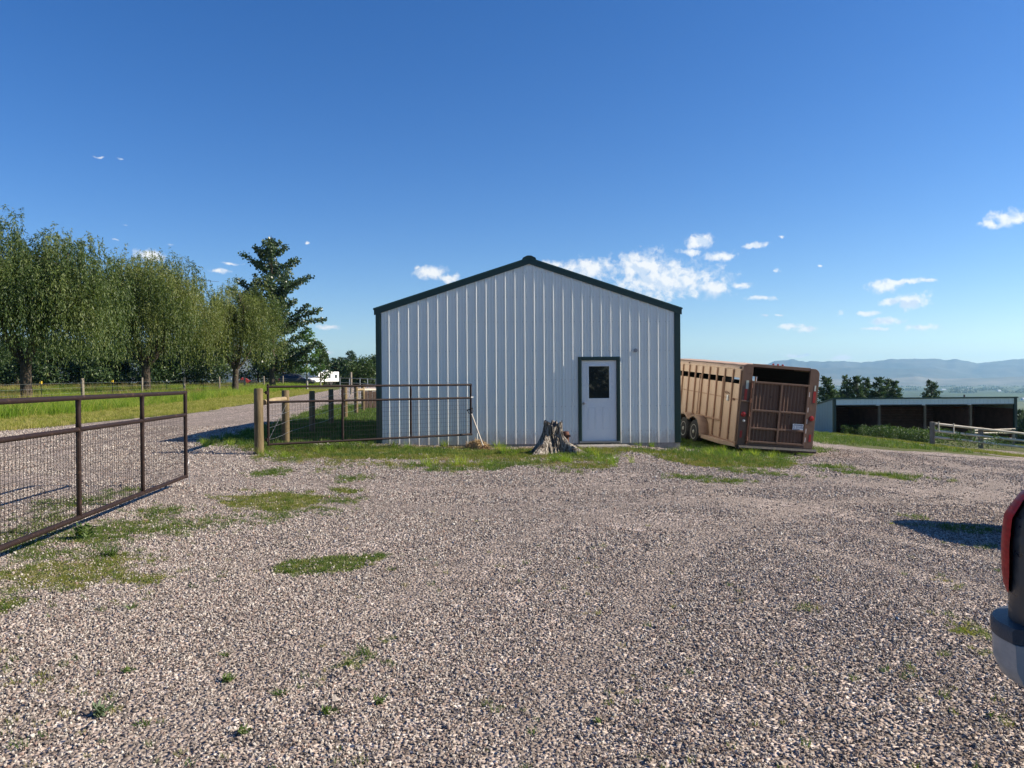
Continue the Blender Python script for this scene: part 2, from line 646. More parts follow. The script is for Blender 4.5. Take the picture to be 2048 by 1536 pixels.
def track_amount(x, y):
    """How strongly wheels have pressed the gravel, 0..1."""
    x = np.asarray(x, float)
    y = np.asarray(y, float)
    best = np.zeros_like(x)
    for ln in TRACKS:
        pts = np.array(ln, float)
        tt = np.linspace(0, len(pts) - 1, 90)
        cx_ = np.interp(tt, range(len(pts)), pts[:, 0])
        cy_ = np.interp(tt, range(len(pts)), pts[:, 1])
        for _ in range(3):
            cx_[1:-1] = (cx_[:-2] + cx_[2:] + 2 * cx_[1:-1]) / 4
            cy_[1:-1] = (cy_[:-2] + cy_[2:] + 2 * cy_[1:-1]) / 4
        d = np.full(x.shape, 9.0)
        for a0, b0, a1, b1 in zip(cx_[:-1], cy_[:-1], cx_[1:], cy_[1:]):
            ux, uy = a1 - a0, b1 - b0
            L2 = ux * ux + uy * uy + 1e-9
            f = np.clip(((x - a0) * ux + (y - b0) * uy) / L2, 0, 1)
            d = np.minimum(d, np.hypot(x - a0 - f * ux, y - b0 - f * uy))
        w_ = np.exp(-((d - .78 + .12 * (fbm(x * .6, y * .6, 61) - .5)) / .2) ** 2)
        best = np.maximum(best, w_)
    return best


# ------------------------------------------------------------------ materials of the ground
def gravel_color(t, v):
    """Crushed stone: pinkish grey, white, plum and dark bits."""
    cell = t.voro(v, 50.0, out='Color')
    s = t.sep(cell)
    c = t.ramp(s[0], [(0.0, (0.091, 0.080, 0.070)), (.2, (0.190, 0.158, 0.135)), (.42, (0.293, 0.239, 0.205)), (.62, (0.357, 0.304, 0.262)),
                      (.8, (0.433, 0.372, 0.331)), (1.0, (0.585, 0.532, 0.479))])
    return c


def make_ground_material():
    m, t = material('ground')
    p = t.pos()
    g = t.attr('grass')
    dry = t.attr('dry')
    big = t.noise(p, 0.35, 4, 0.6)
    mid = t.noise(p, 2.2, 4, 0.6)
    grav = gravel_color(t, p)
    v2 = t.sep(t.voro(p, 16.0, out='Color'))[1]  # two coarser speckles put the shading of stone clumps into the colour
    grav = t.mix(1.0, grav, t.ramp(v2, [(0, .62), (.5, .96), (1, 1.3)]), 'MULTIPLY')
    v3 = t.sep(t.voro(p, 6.5, out='Color'))[1]
    grav = t.mix(1.0, grav, t.ramp(v3, [(0, .80), (1, 1.16)]), 'MULTIPLY')
    tone = t.ramp(big, [(.3, (.90, .86, .82)), (.5, (1, .97, .95)), (.7, (1.06, 1.0, .98))])
    grav = t.mix(1.0, grav, tone, 'MULTIPLY')
    fines = t.smooth(mid, .55, .75)
    trk = t.m('MULTIPLY', t.attr('track'), t.smooth(t.noise(p, 1.3, 4, .65), .25, .6))
    grav = t.mix(t.m('MULTIPLY', trk, .75), grav, (.235, .195, .165, 1))
    grav = t.mix(t.m('MULTIPLY', fines, .55), grav, (.28, .228, .19, 1))
    # turf seen between the blades, and meadow further off
    fine = t.noise(p, 30.0, 4, 0.7)
    turf = t.ramp(fine, [(.25, (.035, .045, .014)), (.5, (.075, .095, .025)), (.75, (.15, .165, .05))])
    turfdry = t.ramp(fine, [(.25, (.10, .085, .035)), (.5, (.17, .16, .055)), (.75, (.27, .24, .10))])
    turf = t.mix(dry, turf, turfdry)
    # cultivated land in the valley: strips and blocks of different crops
    pv = t.vm('MULTIPLY', p, (1 / 900, 1 / 1500, 0))
    blk = t.sep(t.n('ShaderNodeTexVoronoi', {'distance': 'CHEBYCHEV'}, Vector=pv, Scale=1.0, Randomness=.85).outputs['Color'])[0]
    crop = t.ramp(blk, [(0, (.05, .075, .03)), (.3, (.08, .105, .04)), (.5, (.06, .09, .032)), (.7, (.11, .125, .05)), (1, (.16, .15, .075))], 'CONSTANT')
    crop = t.mix(1.0, crop, t.ramp(t.noise(p, .006, 5, .6), [(.3, .7), (.7, 1.3)]), 'MULTIPLY')
    far = t.attr('far')
    turf = t.mix(far, turf, crop)
    edge = t.m('ADD', g, t.m('MULTIPLY', t.m('SUBTRACT', t.noise(p, 9.0, 4, .7), .5), .7))
    k = t.smooth(edge, .38, .72)
    k = t.m('MAXIMUM', k, far)
    col = t.mix(k, grav, turf)
    hgt = t.m('ADD', t.m('MULTIPLY', t.voro(p, 42.0), -1.0), t.m('MULTIPLY', t.noise(p, 14, 3), .4))
    n1 = t.bump(hgt, .95, .022)
    n2 = t.bump(t.noise(p, 3.0, 5, .65), .5, .06, n1)
    principled(t, col, .92, 0, n2, .15)
    return m


M_GROUND = make_ground_material()


def make_stone_material():
    m, t = material('crushed_stone')
    r = t.n('ShaderNodeObjectInfo').outputs['Random']
    c = t.ramp(r, [(0.0, (0.076, 0.067, 0.061)), (.12, (0.144, 0.125, 0.112)), (.3, (0.243, 0.204, 0.173)), (.42, (0.266, 0.179, 0.144)), (.5, (0.327, 0.277, 0.239)),
                   (.68, (0.380, 0.331, 0.289)), (.84, (0.433, 0.391, 0.342)), (.95, (0.502, 0.464, 0.410)), (1, (0.570, 0.540, 0.486))])
    n = t.noise(t.obj(), 1.6, 3, .6)
    c = t.mix(1.0, c, t.ramp(n, [(.3, .75), (.7, 1.15)]), 'MULTIPLY')
    principled(t, c, .85, 0, None, .3)
    return m


M_STONE = make_stone_material()


def leafy(name, cols, trans=.35, rough=.5, gloss=.35, inst=False, back=None):
    """Leaves: a spread of greens, some light let through."""
    m, t = material(name)
    f = t.n('ShaderNodeObjectInfo').outputs['Random'] if inst else t.attr('tint')
    c = t.ramp(f, [(i / (len(cols) - 1), k) for i, k in enumerate(cols)])
    p = t.n('ShaderNodeBsdfPrincipled', None, Base_Color=c, Roughness=rough, Specular_IOR_Level=gloss)
    tr = t.n('ShaderNodeBsdfTranslucent', None, Color=t.mix(1.0, c, (1.25, 1.35, .55, 1), 'MULTIPLY'))
    mx = t.n('ShaderNodeMixShader', None, i0=trans, i1=p.outputs[0], i2=tr.outputs[0])
    t.t.links.new(mx.outputs[0], t.out.inputs['Surface'])
    return m


M_LAWN = leafy('lawn_blades', [(.11, .15, .026), (.16, .19, .034), (.22, .23, .05), (.29, .26, .09)], .35, .6, .2, True)
M_LUSH = leafy('green_blades', [(.05, .10, .022), (.08, .14, .028), (.11, .17, .036), (.17, .20, .06)], .35, .6, .2, True)
M_DRYG = leafy('dry_blades', [(.16, .15, .05), (.22, .19, .075), (.28, .2, .11), (.33, .21, .14)], .3, .7, .15, True)
M_TALL = leafy('meadow_blades', [(.10, .19, .022), (.17, .27, .032), (.25, .33, .05), (.36, .36, .09)], .48, .6, .2, True)
M_VERGE = leafy('mown_verge_blades', [(.17, .20, .035), (.25, .27, .05), (.34, .32, .09), (.42, .36, .15)], .4, .6, .2, True)
M_SEED = leafy('seed_heads', [(.20, .17, .06), (.27, .21, .085), (.32, .24, .11)], .3, .7, .1, True)
M_WEED = leafy('weed_leaves', [(.035, .07, .02), (.055, .095, .028), (.08, .12, .035)], .3, .6, .25, True)


# ------------------------------------------------------------------ the ground sheet
def axis_coords(lo, hi, step, far_lo, far_hi, grow=1.13):
    c = list(np.arange(lo, hi + 1e-6, step))
    s = step
    x = lo
    a = []
    while x > far_lo:
        s *= grow
        x -= s
        a.append(max(x, far_lo))
    s = step
    x = c[-1]
    b = []
    while x < far_hi:
        s *= grow
        x += s
        b.append(min(x, far_hi))
    return np.array(a[::-1] + c + b)


gx = axis_coords(-19, 18, .14, -14000, 14000, 1.10)
gy = axis_coords(1.5, 31, .14, -3000, 14500, 1.06)
GX, GY = np.meshgrid(gx, gy)
GZ = H(GX, GY)
nx, ny = len(gx), len(gy)
idx = np.arange(nx * ny).reshape(ny, nx)
quads = np.stack([idx[:-1, :-1], idx[:-1, 1:], idx[1:, 1:], idx[1:, :-1]], -1).reshape(-1, 4)
ground = np_mesh('ground', np.stack([GX, GY, GZ], -1).reshape(-1, 3), quads, M_GROUND)
ga, gd = grass_amount(GX.ravel(), GY.ravel())
near = (GY.ravel() > -60) & (GY.ravel() < 220) & (np.abs(GX.ravel()) < 300)
ga = np.where(near, ga, 1.0)
tk = np.zeros(len(ga))
nr = (GY.ravel() > -5) & (GY.ravel() < 100) & (np.abs(GX.ravel()) < 30)
tk[nr] = track_amount(GX.ravel()[nr], GY.ravel()[nr])
for nm, val in (('grass', ga), ('track', tk), ('dry', gd), ('far', sstep(180, 500, np.hypot(GX, GY)).ravel())):
    a = ground.data.attributes.new(nm, 'FLOAT', 'POINT')
    a.data.foreach_set('value', np.asarray(val, np.float32))
ground.data.shade_smooth()
tag(ground, 'pinkish grey gravel yard and driveway running into meadow and valley farmland', None, None, 'structure')


# ------------------------------------------------------------------ mountains
def rock_material(name, c0, c1):
    m, t = material(name)
    p = t.pos()
    n = t.noise(p, .0016, 7, .62)
    c = t.ramp(n, [(.3, c0), (.5, [(a + b) / 2 for a, b in zip(c0, c1)]), (.72, c1)])
    principled(t, c, .95, 0, None, .1)
    return m


M_MOUNT = rock_material('forested_slopes', (.03, .045, .035), (.13, .12, .09))
M_FOOT = rock_material('bare_foothills', (.09, .09, .06), (.24, .21, .15))


def ridge(name, dist, depth, prof, mat, label, base=-80.0, seed=0, rough=60.0, n=900, m=26, amax=1.15, amin=-1.15):
    """A range across the valley: prof gives crest heights (m) over azimuth (rad)."""
    az = np.linspace(amin, amax, n)
    pa = np.array([q[0] for q in prof])
    pz = np.array([q[1] for q in prof])
    crest = np.interp(az, pa, pz)
    crest = crest + (fbm(az * 60, az * 0 + seed, seed, 5) - .5) * rough * .5 + (fbm(az * 230, az * 0 + seed, seed + 2, 3) - .5) * rough * .35
    rows = []
    for j in range(m):
        u = j / (m - 1)
        rr = dist + depth * (u - 1)
        shape = u ** 1.25
        zz = base + (crest - base) * shape
        zz = zz + (fbm(az * 42 + 3 * u, np.full(n, u * 5.0), seed + 9, 5) - .5) * rough * 1.7 * math.sin(math.pi * u) ** .7
        zz = np.where(az > -2, np.maximum(zz, base - 2), zz)
        rows.append(np.stack([rr * np.sin(az), rr * np.cos(az), zz], -1))
    V = np.concatenate(rows)
    i = np.arange(n * m).reshape(m, n)
    q = np.stack([i[:-1, :-1], i[:-1, 1:], i[1:, 1:], i[1:, :-1]], -1).reshape(-1, 4)
    o = np_mesh(name, V, q, mat)
    o.data.shade_smooth()
    return tag(o, label, None, None, 'structure')


def crest_of(pts, dist):
    out = []
    for px, py in pts:
        a, e = azel(px, py)
        out.append((a, CAMH + dist * math.tan(e)))
    out.sort()
    return out


M1 = crest_of([(1440, 724), (1500, 729), (1536, 727), (1550, 723), (1586, 718.5), (1610, 723), (1633, 721), (1680, 722.5), (1740, 723), (1765, 720.5),
               (1783, 717.5), (1810, 719), (1830, 718), (1850, 716.5), (1873, 715.5), (1890, 719.5), (1912, 717), (1930, 721.5), (1958, 726),
               (1990, 722.5), (2020, 718.5), (2048, 717)], 12500)
M1 = [(-1.15, 150), (-.6, 230), (-.2, 160), (.1, 240)] + M1 + [(.68, 300), (.8, 230), (1.15, 260)]
ridge('mountains', 12500, 2600, M1, M_MOUNT, 'hazy blue mountain range closing the valley', seed=5, rough=70)
M2 = crest_of([(1480, 752), (1560, 741), (1640, 736), (1720, 736), (1800, 738), (1850, 736.5), (1880, 739), (1930, 748), (1980, 757), (2048, 758)], 10600)
M2 = [(-1.15, 20), (.1, 40)] + M2 + [(.8, -20), (1.15, 20)]
ridge('hills', 10600, 1500, M2, M_MOUNT, 'lower forested hills in front of the blue range', seed=15, rough=34)
M3 = crest_of([(1400, 757), (1640, 757), (1760, 758), (1830, 753), (1880, 757), (1960, 756), (2000, 755), (2048, 753)], 8800)
M3 = [(-1.15, -30), (.1, -40)] + M3 + [(.8, -30), (1.15, -30)]
ridge('foothills', 8800, 900, M3, M_FOOT, 'low pale foothills at the end of the plain', seed=25, rough=20)
M4 = crest_of([(-300, 700), (0, 668), (200, 690), (330, 684), (420, 662), (470, 680), (560, 735), (620, 752), (700, 758), (800, 758)], 5200)
ridge('wooded_mountain', 5200, 1800, [(-1.5, 120)] + M4 + [(-.1, 0), (.06, -40)], M_MOUNT, 'blue wooded mountain glimpsed between the willows', base=-5, seed=35, rough=60, amin=-1.2, amax=.03)

# ------------------------------------------------------------------ haze
hm = bpy.data.materials.new('haze')
hm.use_nodes = True
hm.node_tree.nodes.clear()
ht = NT(hm.node_tree)
ho = ht.n('ShaderNodeOutputMaterial')
pv = ht.n('ShaderNodeVolumePrincipled', None, Color=(.42, .72, 1.0, 1), Density=6.6e-5, Anisotropy=0.45)
hm.node_tree.links.new(pv.outputs[0], ho.inputs['Volume'])
hz = MB()
hz.box(-14600, 14600, -3400, 15200, -84, 420)
haze = hz.build('haze', hm, fixn=True)
tag(haze, 'thin blue summer haze over the valley', None, None, 'stuff')


# ------------------------------------------------------------------ materials of built things
M_SIDING = paint('white_steel_siding', (.725, .775, .745), .30, 0, .05, 1.4, None, 0, .02, 30)
def barn_siding():
    """White coated steel; rain has splashed soil on the lowest part."""
    m, t = material('barn_siding')
    o = t.obj()
    n = t.noise(o, 1.4, 5, .6)
    c = t.mix(1.0, (.755, .77, .715, 1), t.m('MULTIPLY_ADD', n, .10, .95), 'MULTIPLY')
    z = t.sep(o)[2]
    sp = t.noise(t.vm('MULTIPLY', o, (5, 5, 2.2)), 2.0, 6, .7)
    lim = t.m('MULTIPLY_ADD', sp, .85, -.12)
    d = t.smooth(t.m('SUBTRACT', lim, z), -.12, .22)
    c = t.mix(t.m('MULTIPLY', d, .5), c, (.36, .29, .22, 1))
    run = t.smooth(t.noise(t.vm('MULTIPLY', o, (11, 11, .35)), 2.0, 4, .6), .58, .8)
    c = t.mix(t.m('MULTIPLY', run, .10), c, (.38, .35, .30, 1))
    principled(t, c, t.m('MULTIPLY_ADD', d, .3, .30), 0, t.bump(t.noise(o, 2.5, 3), .06, .03))
    return m


M_BARN = barn_siding()
M_ENDWALL = paint('grey_green_siding', (.36, .43, .41), .4, 0, .08, 1.2)
M_GREEN = paint('green_steel_trim', (.008, .032, .027), .4, 0, .12, 3)
M_ROOFST = paint('green_steel_roof', (.016, .06, .048), .45, 0, .12, 3)
M_CONC = paint('concrete', (.30, .28, .25), .9, 0, .3, 9, (.14, .12, .09), .12, .4, 45, .2)
M_DOOR = paint('white_door_paint', (.80, .80, .78), .45, 0, .05, 3)
M_DARK = paint('shade_black', (.012, .012, .012), .9)  # near black, stands in for shade inside and in gaps
M_STEEL = paint('dull_steel', (.35, .35, .35), .4, .9, .15, 12)
M_GALV = paint('galvanised_wire', (.42, .43, .44), .45, .8, .2, 14)
M_GATE = paint('brown_gate_paint', (.022, .013, .011), .55, 0, .3, 7, (.07, .04, .027), .05, .1, 40, .2)
M_MESH = paint('dark_wire_mesh', (.035, .026, .022), .55, .2, .2, 9)
M_SCREW = paint('screw_heads', (.30, .32, .33), .5, .3)
M_SHOVEL = paint('worn_handle_wood', (.48, .42, .34), .65, 0, .2, 20)
M_RUSTIRON = paint('rusty_iron', (.11, .045, .028), .8, .2, .4, 18, (.22, .09, .045), .15, .3, 60)
M_BLACKPL = paint('black_plastic', (.015, .015, .016), .55)
M_STRAW = paint('straw', (.40, .28, .14), .85, 0, .35, 20)


def glass_material(name, tint=(.02, .025, .025), rough=.03):
    m, t = material(name)
    n = t.bump(t.noise(t.obj(), 2.0, 2), .02, .02)
    principled(t, (*tint, 1), rough, 0, n, .7)
    return m


M_GLASS = glass_material('door_glass')


def timber(name, light, dark, vertical=True, scale=1.0, rough=.85):
    """Weathered round or sawn wood with long grain and checks."""
    m, t = material(name)
    o = t.obj()
    st = (9, 9, .9) if vertical else (.9, 9, 9)
    v = t.vm('MULTIPLY', o, tuple(s * scale for s in st))
    g = t.noise(v, 3.0, 6, .65, dist=.4)
    b = t.noise(o, 2.0, 3)
    c = t.ramp(g, [(.28, dark), (.5, [(a + b_) / 2 for a, b_ in zip(light, dark)]), (.7, light)])
    c = t.mix(1.0, c, t.ramp(b, [(.3, .75), (.7, 1.15)]), 'MULTIPLY')
    principled(t, c, rough, 0, t.bump(g, .6, .012), .2)
    return m


M_POST = timber('treated_pine_post', (.215, .165, .09), (.10, .072, .036))
M_POSTGREY = timber('grey_weathered_post', (.33, .29, .23), (.13, .11, .085))
M_RAIL = timber('peeled_rail', (.74, .68, .56), (.46, .40, .30), False)
M_BRACE = timber('tan_brace_rail', (.36, .29, .18), (.20, .15, .09), False)
M_SHEDPOST = timber('brown_shed_post', (.25, .18, .12), (.13, .09, .06))
M_DECKING = timber('dark_board', (.10, .065, .05), (.035, .025, .02))
M_SHEDWOOD = timber('reddish_board', (.21, .10, .065), (.085, .042, .03), False)


# ------------------------------------------------------------------ barn
BW, BL = 7.378, 8.7                      # width of the gable front, length
BARN_ROT = math.atan2(.4, 7.367)
Z0, ZE, ZR = .05, 3.33, 4.545            # foot of the siding, eave, ridge (world heights)
barn = empty('metal_barn', (-3.25, 18.4, 0), (0, 0, BARN_ROT),
             'white ribbed steel barn with dark green trim and a gable front', 'barn')


def roof_z(x):
    return ZE - .10 + (ZR - ZE) * (1 - abs(x - BW / 2) / (BW / 2))


DX0, DX1, DZ = 4.86, 5.885, 2.15         # outside of the door casing


def siding_points(x0, x1, pitch=.2326, first=.075):
    """Section of ribbed sheet between x0 and x1: (x, depth) pairs, ribs stand out towards -y."""
    pts = [(x0, 0.0)]
    k = 0
    while True:
        c = first + k * pitch
        if c - .04 > x1:
            break
        for dx_, d in ((-.027, 0), (-.010, -.019), (.010, -.019), (.027, 0), (pitch / 3 - .014, 0), (pitch / 3 - .007, -.0035), (pitch / 3 + .007, -.0035),
                       (pitch / 3 + .014, 0), (2 * pitch / 3 - .014, 0), (2 * pitch / 3 - .007, -.0035), (2 * pitch / 3 + .007, -.0035), (2 * pitch / 3 + .014, 0)):
            q = c + dx_
            if x0 + 1e-4 < q < x1 - 1e-4:
                pts.append((q, d))
        k += 1
    pts.append((x1, 0.0))
    return pts


def split_at(pts, xs):
    out = []
    for a, b in zip(pts[:-1], pts[1:]):
        out.append(a)
        for x in xs:
            if a[0] + 1e-5 < x < b[0] - 1e-5:
                f = (x - a[0]) / (b[0] - a[0])
                out.append((x, a[1] + f * (b[1] - a[1])))
    out.append(pts[-1])
    return out


sec = split_at(siding_points(.13, BW - .15), [DX0 + .02, DX1 - .02, BW / 2] + [.075 + .2326 * 4 * k + .031 for k in range(1, 8)])
cuts = [.13] + [.075 + .2326 * 4 * k + .031 for k in range(1, 8)] + [BW - .15]
for a, b in zip(cuts[:-1], cuts[1:]):
    mb = MB()
    part = [p for p in sec if a - 1e-5 <= p[0] <= b + 1e-5]
    for (xa, da), (xb, db) in zip(part[:-1], part[1:]):
        mid = (xa + xb) / 2
        zb = DZ - .02 if DX0 + .02 < mid < DX1 - .02 else Z0
        mb.add([(xa, da, zb), (xb, db, zb), (xb, db, roof_z(xb)), (xa, da, roof_z(xa))], [(0, 1, 2, 3)])
    mb.build('siding_panel', M_BARN, barn, fixn=False)
mb = MB()
for k in range(32):
    for zz in (.35, .95, 1.6, 2.3, 3.0, 3.6, 4.2):
        for dx_ in (.05, .19):
            x = .075 + k * .2326 + dx_
            if .16 < x < BW - .2 and zz < roof_z(x) - .1 and not (DX0 - .02 < x < DX1 + .02 and zz < DZ):
                mb.box(x - .006, x + .006, -.006, .001, zz - .006, zz + .006)
mb.build('screws', M_SCREW, barn, kind='stuff', fixn=False)
# backing, side and rear walls
mb = MB()
mb.prism([(.02, -.1), (BW - .02, -.1), (BW - .02, ZE - .12), (BW / 2, ZR - .12), (.02, ZE - .12)], BL - .03, BL)
mb.build('rear_wall', M_SIDING, barn)
for x0, x1 in ((0.03, .06), (BW - .06, BW - .03)):
    mb = MB()
    sp = siding_points(0.06, BL - .04)
    s = -1 if x0 < 1 else 1
    xb = x0 if s < 0 else x1
    mb.add([(xb + s * (-d), y, z) for y, d in sp for z in (Z0, ZE - .1)], [(2 * i, 2 * i + 2, 2 * i + 3, 2 * i + 1) for i in range(len(sp) - 1)])
    mb.build('side_wall', M_SIDING, barn, fixn=False)
mb = MB()
mb.box(.06, DX0 + .06, .03, .06, -.05, 2.6).box(DX1 - .06, BW - .06, .03, .06, -.05, 2.6).box(.06, BW - .06, .03, .06, 2.602, 3.2)
mb.build('wall_frame', M_DARK, barn)
# foundation
mb = MB()
mb.box(.015, BW - .015, .004, BL - .01, -.5, Z0 + .002)
mb.build('foundation', M_CONC, barn)
# trim
for x0, x1 in ((0, .115), (BW - .15, BW)):
    mb = MB()
    mb.box(x0, x1, -.024, .10, Z0 - .005, ZE - .09)
    mb.build('corner_trim', M_GREEN, barn, bevel=.006)
mb = MB()
mb.box(.118, .132, -.012, .02, Z0, ZE - .13)
mb.build('trim_gap_shade', M_DARK, barn)  # dark strip painting the shadow between trim and siding
for s in (0, 1):
    mb = MB()
    ov = .035
    e = (-ov, ZE - (ZR - ZE) / (BW / 2) * ov)
    top = [e, (BW / 2, ZR)]
    pl = [(e[0], e[1] - .15), (BW / 2, ZR - .15), (BW / 2, ZR), e]
    if s:
        pl = [(BW - x, z) for x, z in pl]
    mb.prism(pl, -.030, -.020)
    mb.build('rake_trim', M_GREEN, barn)
    mb = MB()
    q = [(e[0] - .02, e[1] - .02), (BW / 2, ZR - .025), (BW / 2, ZR + .012), (e[0] - .02, e[1] + .017)]
    if s:
        q = [(BW - x, z) for x, z in q]
    mb.prism(q, -.032, BL + .06)
    mb.build('roof_sheet', M_ROOFST, barn)
mb = MB()
mb.prism([(BW / 2 - .17, ZR - .03), (BW / 2 - .15, ZR + .005), (BW / 2 - .05, ZR + .055), (BW / 2 + .05, ZR + .055), (BW / 2 + .15, ZR + .005), (BW / 2 + .17, ZR - .03)], -.036, BL + .07)
mb.build('ridge_cap', M_GREEN, barn)
# door
for pl in ((DX0, DX0 + .085, Z0 + .01, DZ), (DX1 - .085, DX1, Z0 + .01, DZ), (DX0 + .0855, DX1 - .0855, DZ - .085, DZ)):
    mb = MB()
    mb.box(pl[0], pl[1], -.032, .05, pl[2], pl[3])
    mb.box(pl[0] + .012, pl[1] - .012, -.040, -.030, pl[2] + .002, pl[3] - .012)
    mb.build('door_casing', M_GREEN, barn, bevel=.004)
sx0, sx1, sz0, sz1 = DX0 + .087, DX1 - .087, .105, DZ - .088
wx0, wx1, wz0, wz1 = sx0 + .165, sx1 - .165, 1.13, 1.93
door = MB()
door.box(sx0, wx0, .012, .05, sz0, sz1).box(wx1, sx1, .012, .05, sz0, sz1)
door.box(wx0, wx1, .012, .05, sz0, wz0).box(wx0, wx1, .012, .05, wz1, sz1)
door = door.build('door', M_DOOR, barn)
for a in ((wx0 - .03, wx0 + .012, wz0 - .03, wz1 + .03), (wx1 - .012, wx1 + .03, wz0 - .03, wz1 + .03),
          (wx0 + .0125, wx1 - .0125, wz0 - .03, wz0 + .012), (wx0 + .0125, wx1 - .0125, wz1 - .012, wz1 + .03)):
    MB().box(a[0], a[1], .000, .014, a[2], a[3]).build('window_frame', M_DOOR, door, bevel=.004)
MB().box(wx0, wx1, .022, .028, wz0, wz1).build('window_pane', M_GLASS, door)
for px0, px1 in ((sx0 + .15, sx0 + .355), (sx1 - .355, sx1 - .15)):
    mb = MB()
    z0_, z1_ = .38, .92
    for b in ((px0, px1, z0_, z0_ + .014), (px0, px1, z1_ - .014, z1_), (px0, px0 + .014, z0_ + .014, z1_ - .014), (px1 - .014, px1, z0_ + .014, z1_ - .014)):
        mb.box(b[0], b[1], .005, .0125, b[2], b[3])
    mb.box(px0 + .035, px1 - .035, .007, .0126, z0_ + .035, z1_ - .035)
    mb.build('raised_panel', M_DOOR, door, bevel=.003)
mb = MB()
kx = sx0 + .05
mb.lathe([(.030, .012), (.030, .004), (.012, .000), (.012, -.03), (.024, -.036), (.029, -.05), (.022, -.064), (.001, -.067)], (kx, 0, 1.02), 14, 'y')
mb.build('door_knob', M_STEEL, door, smooth=True)
mb = MB()
mb.box(DX0 + .02, DX1 - .02, -.06, .05, .06, .1)
mb.build('threshold', M_STEEL, barn, bevel=.004)
mb = MB()
mb.lathe([(.046, .01), (.046, -.02), (.028, -.021), (.026, -.012), (.012, -.011), (.012, -.05), (.001, -.051)], (6.27, -.02, 2.30), 16, 'y')
mb.build('wall_outlet', M_STEEL, barn, smooth=True)
step = MB()
sp = barn.matrix_basis @ Vector((DX0 + .52, -.52, 0))
step.box(-.62, .62, -.25, .25, -.15, .012)
st = step.build('door_step', M_CONC, bevel=.02)
st.location = (sp.x, sp.y, h1(sp.x, sp.y) + .015)
st.rotation_euler = (0, 0, BARN_ROT)
tag(st, 'flat concrete slab lying in the grass below the white door', 'step')

# ------------------------------------------------------------------ pipe gates
def make_gate(hinge, end, zb, label, length_in=None, hinge_post=True, wire=.058):
    """A 1.22 m high pipe gate: three bays, top bay open, wire mesh below the middle rail."""
    hx, hy = hinge
    ex, ey = end
    L = math.hypot(ex - hx, ey - hy)
    g = empty('pipe_gate', (hx, hy, zb), (0, 0, math.atan2(ey - hy, ex - hx)), label, 'gate', 'brown pipe gates')
    r = .025
    hgt, midz = 1.22, .885
    MB().cyl((0, 0, hgt - r), (L, 0, hgt - r), r, n=12).build('top_rail', M_GATE, g, True)
    MB().cyl((r, 0, r), (L, 0, r), r, n=12).build('bottom_rail', M_GATE, g, True)
    xs = [r, L * .335, L * .67, L - r]
    for a, b in zip(xs[:-1], xs[1:]):
        MB().cyl((a + .02, 0, midz), (b - .02, 0, midz), r * .96, n=12).build('middle_rail', M_GATE, g, True)
    for i, x in enumerate(xs):
        mb = MB()
        if 0 < i < 3:
            for z0_, z1_ in ((r * 1.5, midz), (midz, hgt - r * 1.5)):     # pipe pinched flat where it is welded
                n = 10
                rows = []
                for z, wx, wy in ((z0_, .008, .030), (z0_ + .09, .027, .024), (z1_ - .09, .027, .024), (z1_, .008, .030)):
                    rows.append([(x + wx * math.cos(2 * math.pi * k / n), wy * math.sin(2 * math.pi * k / n), z) for k in range(n + 1)])
                mb.grid(rows)
            mb.build('upright', M_GATE, g, True)
        else:
            mb.cyl((x, 0, 0), (x, 0, hgt + (.03 if i == 0 else 0)), r, n=12)
            mb.build('end_post', M_GATE, g, True)
    mb = MB()
    nv = int((L - .1) / wire)
    for k in range(1, nv):
        x = .05 + k * (L - .1) / nv
        mb.cyl((x, 0, .03), (x, 0, midz - .005), .0021, n=4, caps=False)
    for k in range(1, 9):
        z = .04 + k * .0965
        mb.cyl((.04, .004, z), (L - .04, .004, z), .0021, n=4, caps=False)
    mb.build('wire_mesh', M_MESH, g, fixn=False)
    mb = MB()
    for z in (.12, 1.08):
        mb = MB()
        mb.cyl((-.06, 0, z), (0, 0, z), .011, n=8)
        mb.cyl((-.005, 0, z - .035), (-.005, 0, z + .035), .030, n=10)
        mb.build('hinge', M_GATE, g, True)
    return g, L


def chain(mb, a, b, sag=.06, link=.03):
    a = Vector(a)
    b = Vector(b)
    n = max(4, int((b - a).length / link))
    for i in range(n):
        t0, t1 = i / n, (i + .8) / n
        p = a.lerp(b, t0) + Vector((0, 0, -sag * 4 * t0 * (1 - t0)))
        q = a.lerp(b, t1) + Vector((0, 0, -sag * 4 * t1 * (1 - t1)))
        mb.cyl(p, q, .0045, n=5)


gate_a, LA = make_gate((-4.07, 5.87), (-4.572, 10.78), .26, 'brown pipe gate with wire mesh swung open along the near left edge')
gate_b, LB = make_gate((-4.98, 15.62), (-.955, 18.16), .30, 'brown pipe gate with wire mesh standing open in front of the white barn')
mb = MB()
chain(mb, (LA + .01, -.02, .28), (LA + .03, -.03, .05), 0)
chain(mb, (LA - .02, -.026, .20), (LA + .015, -.03, .26), .02)
mb.cyl((LA + .03, -.03, .05), (LA + .03, -.03, -.16), .004, n=6)
mb.build('latch_chain', M_GALV, gate_a)
mb = MB()
chain(mb, (LB + .0, -.026, .93), (LB + .03, -.03, .80), 0)
mb.cyl((LB - .03, -.02, .90), (LB + .03, -.02, .90), .012, n=8)
mb.build('latch_chain', M_GALV, gate_b)


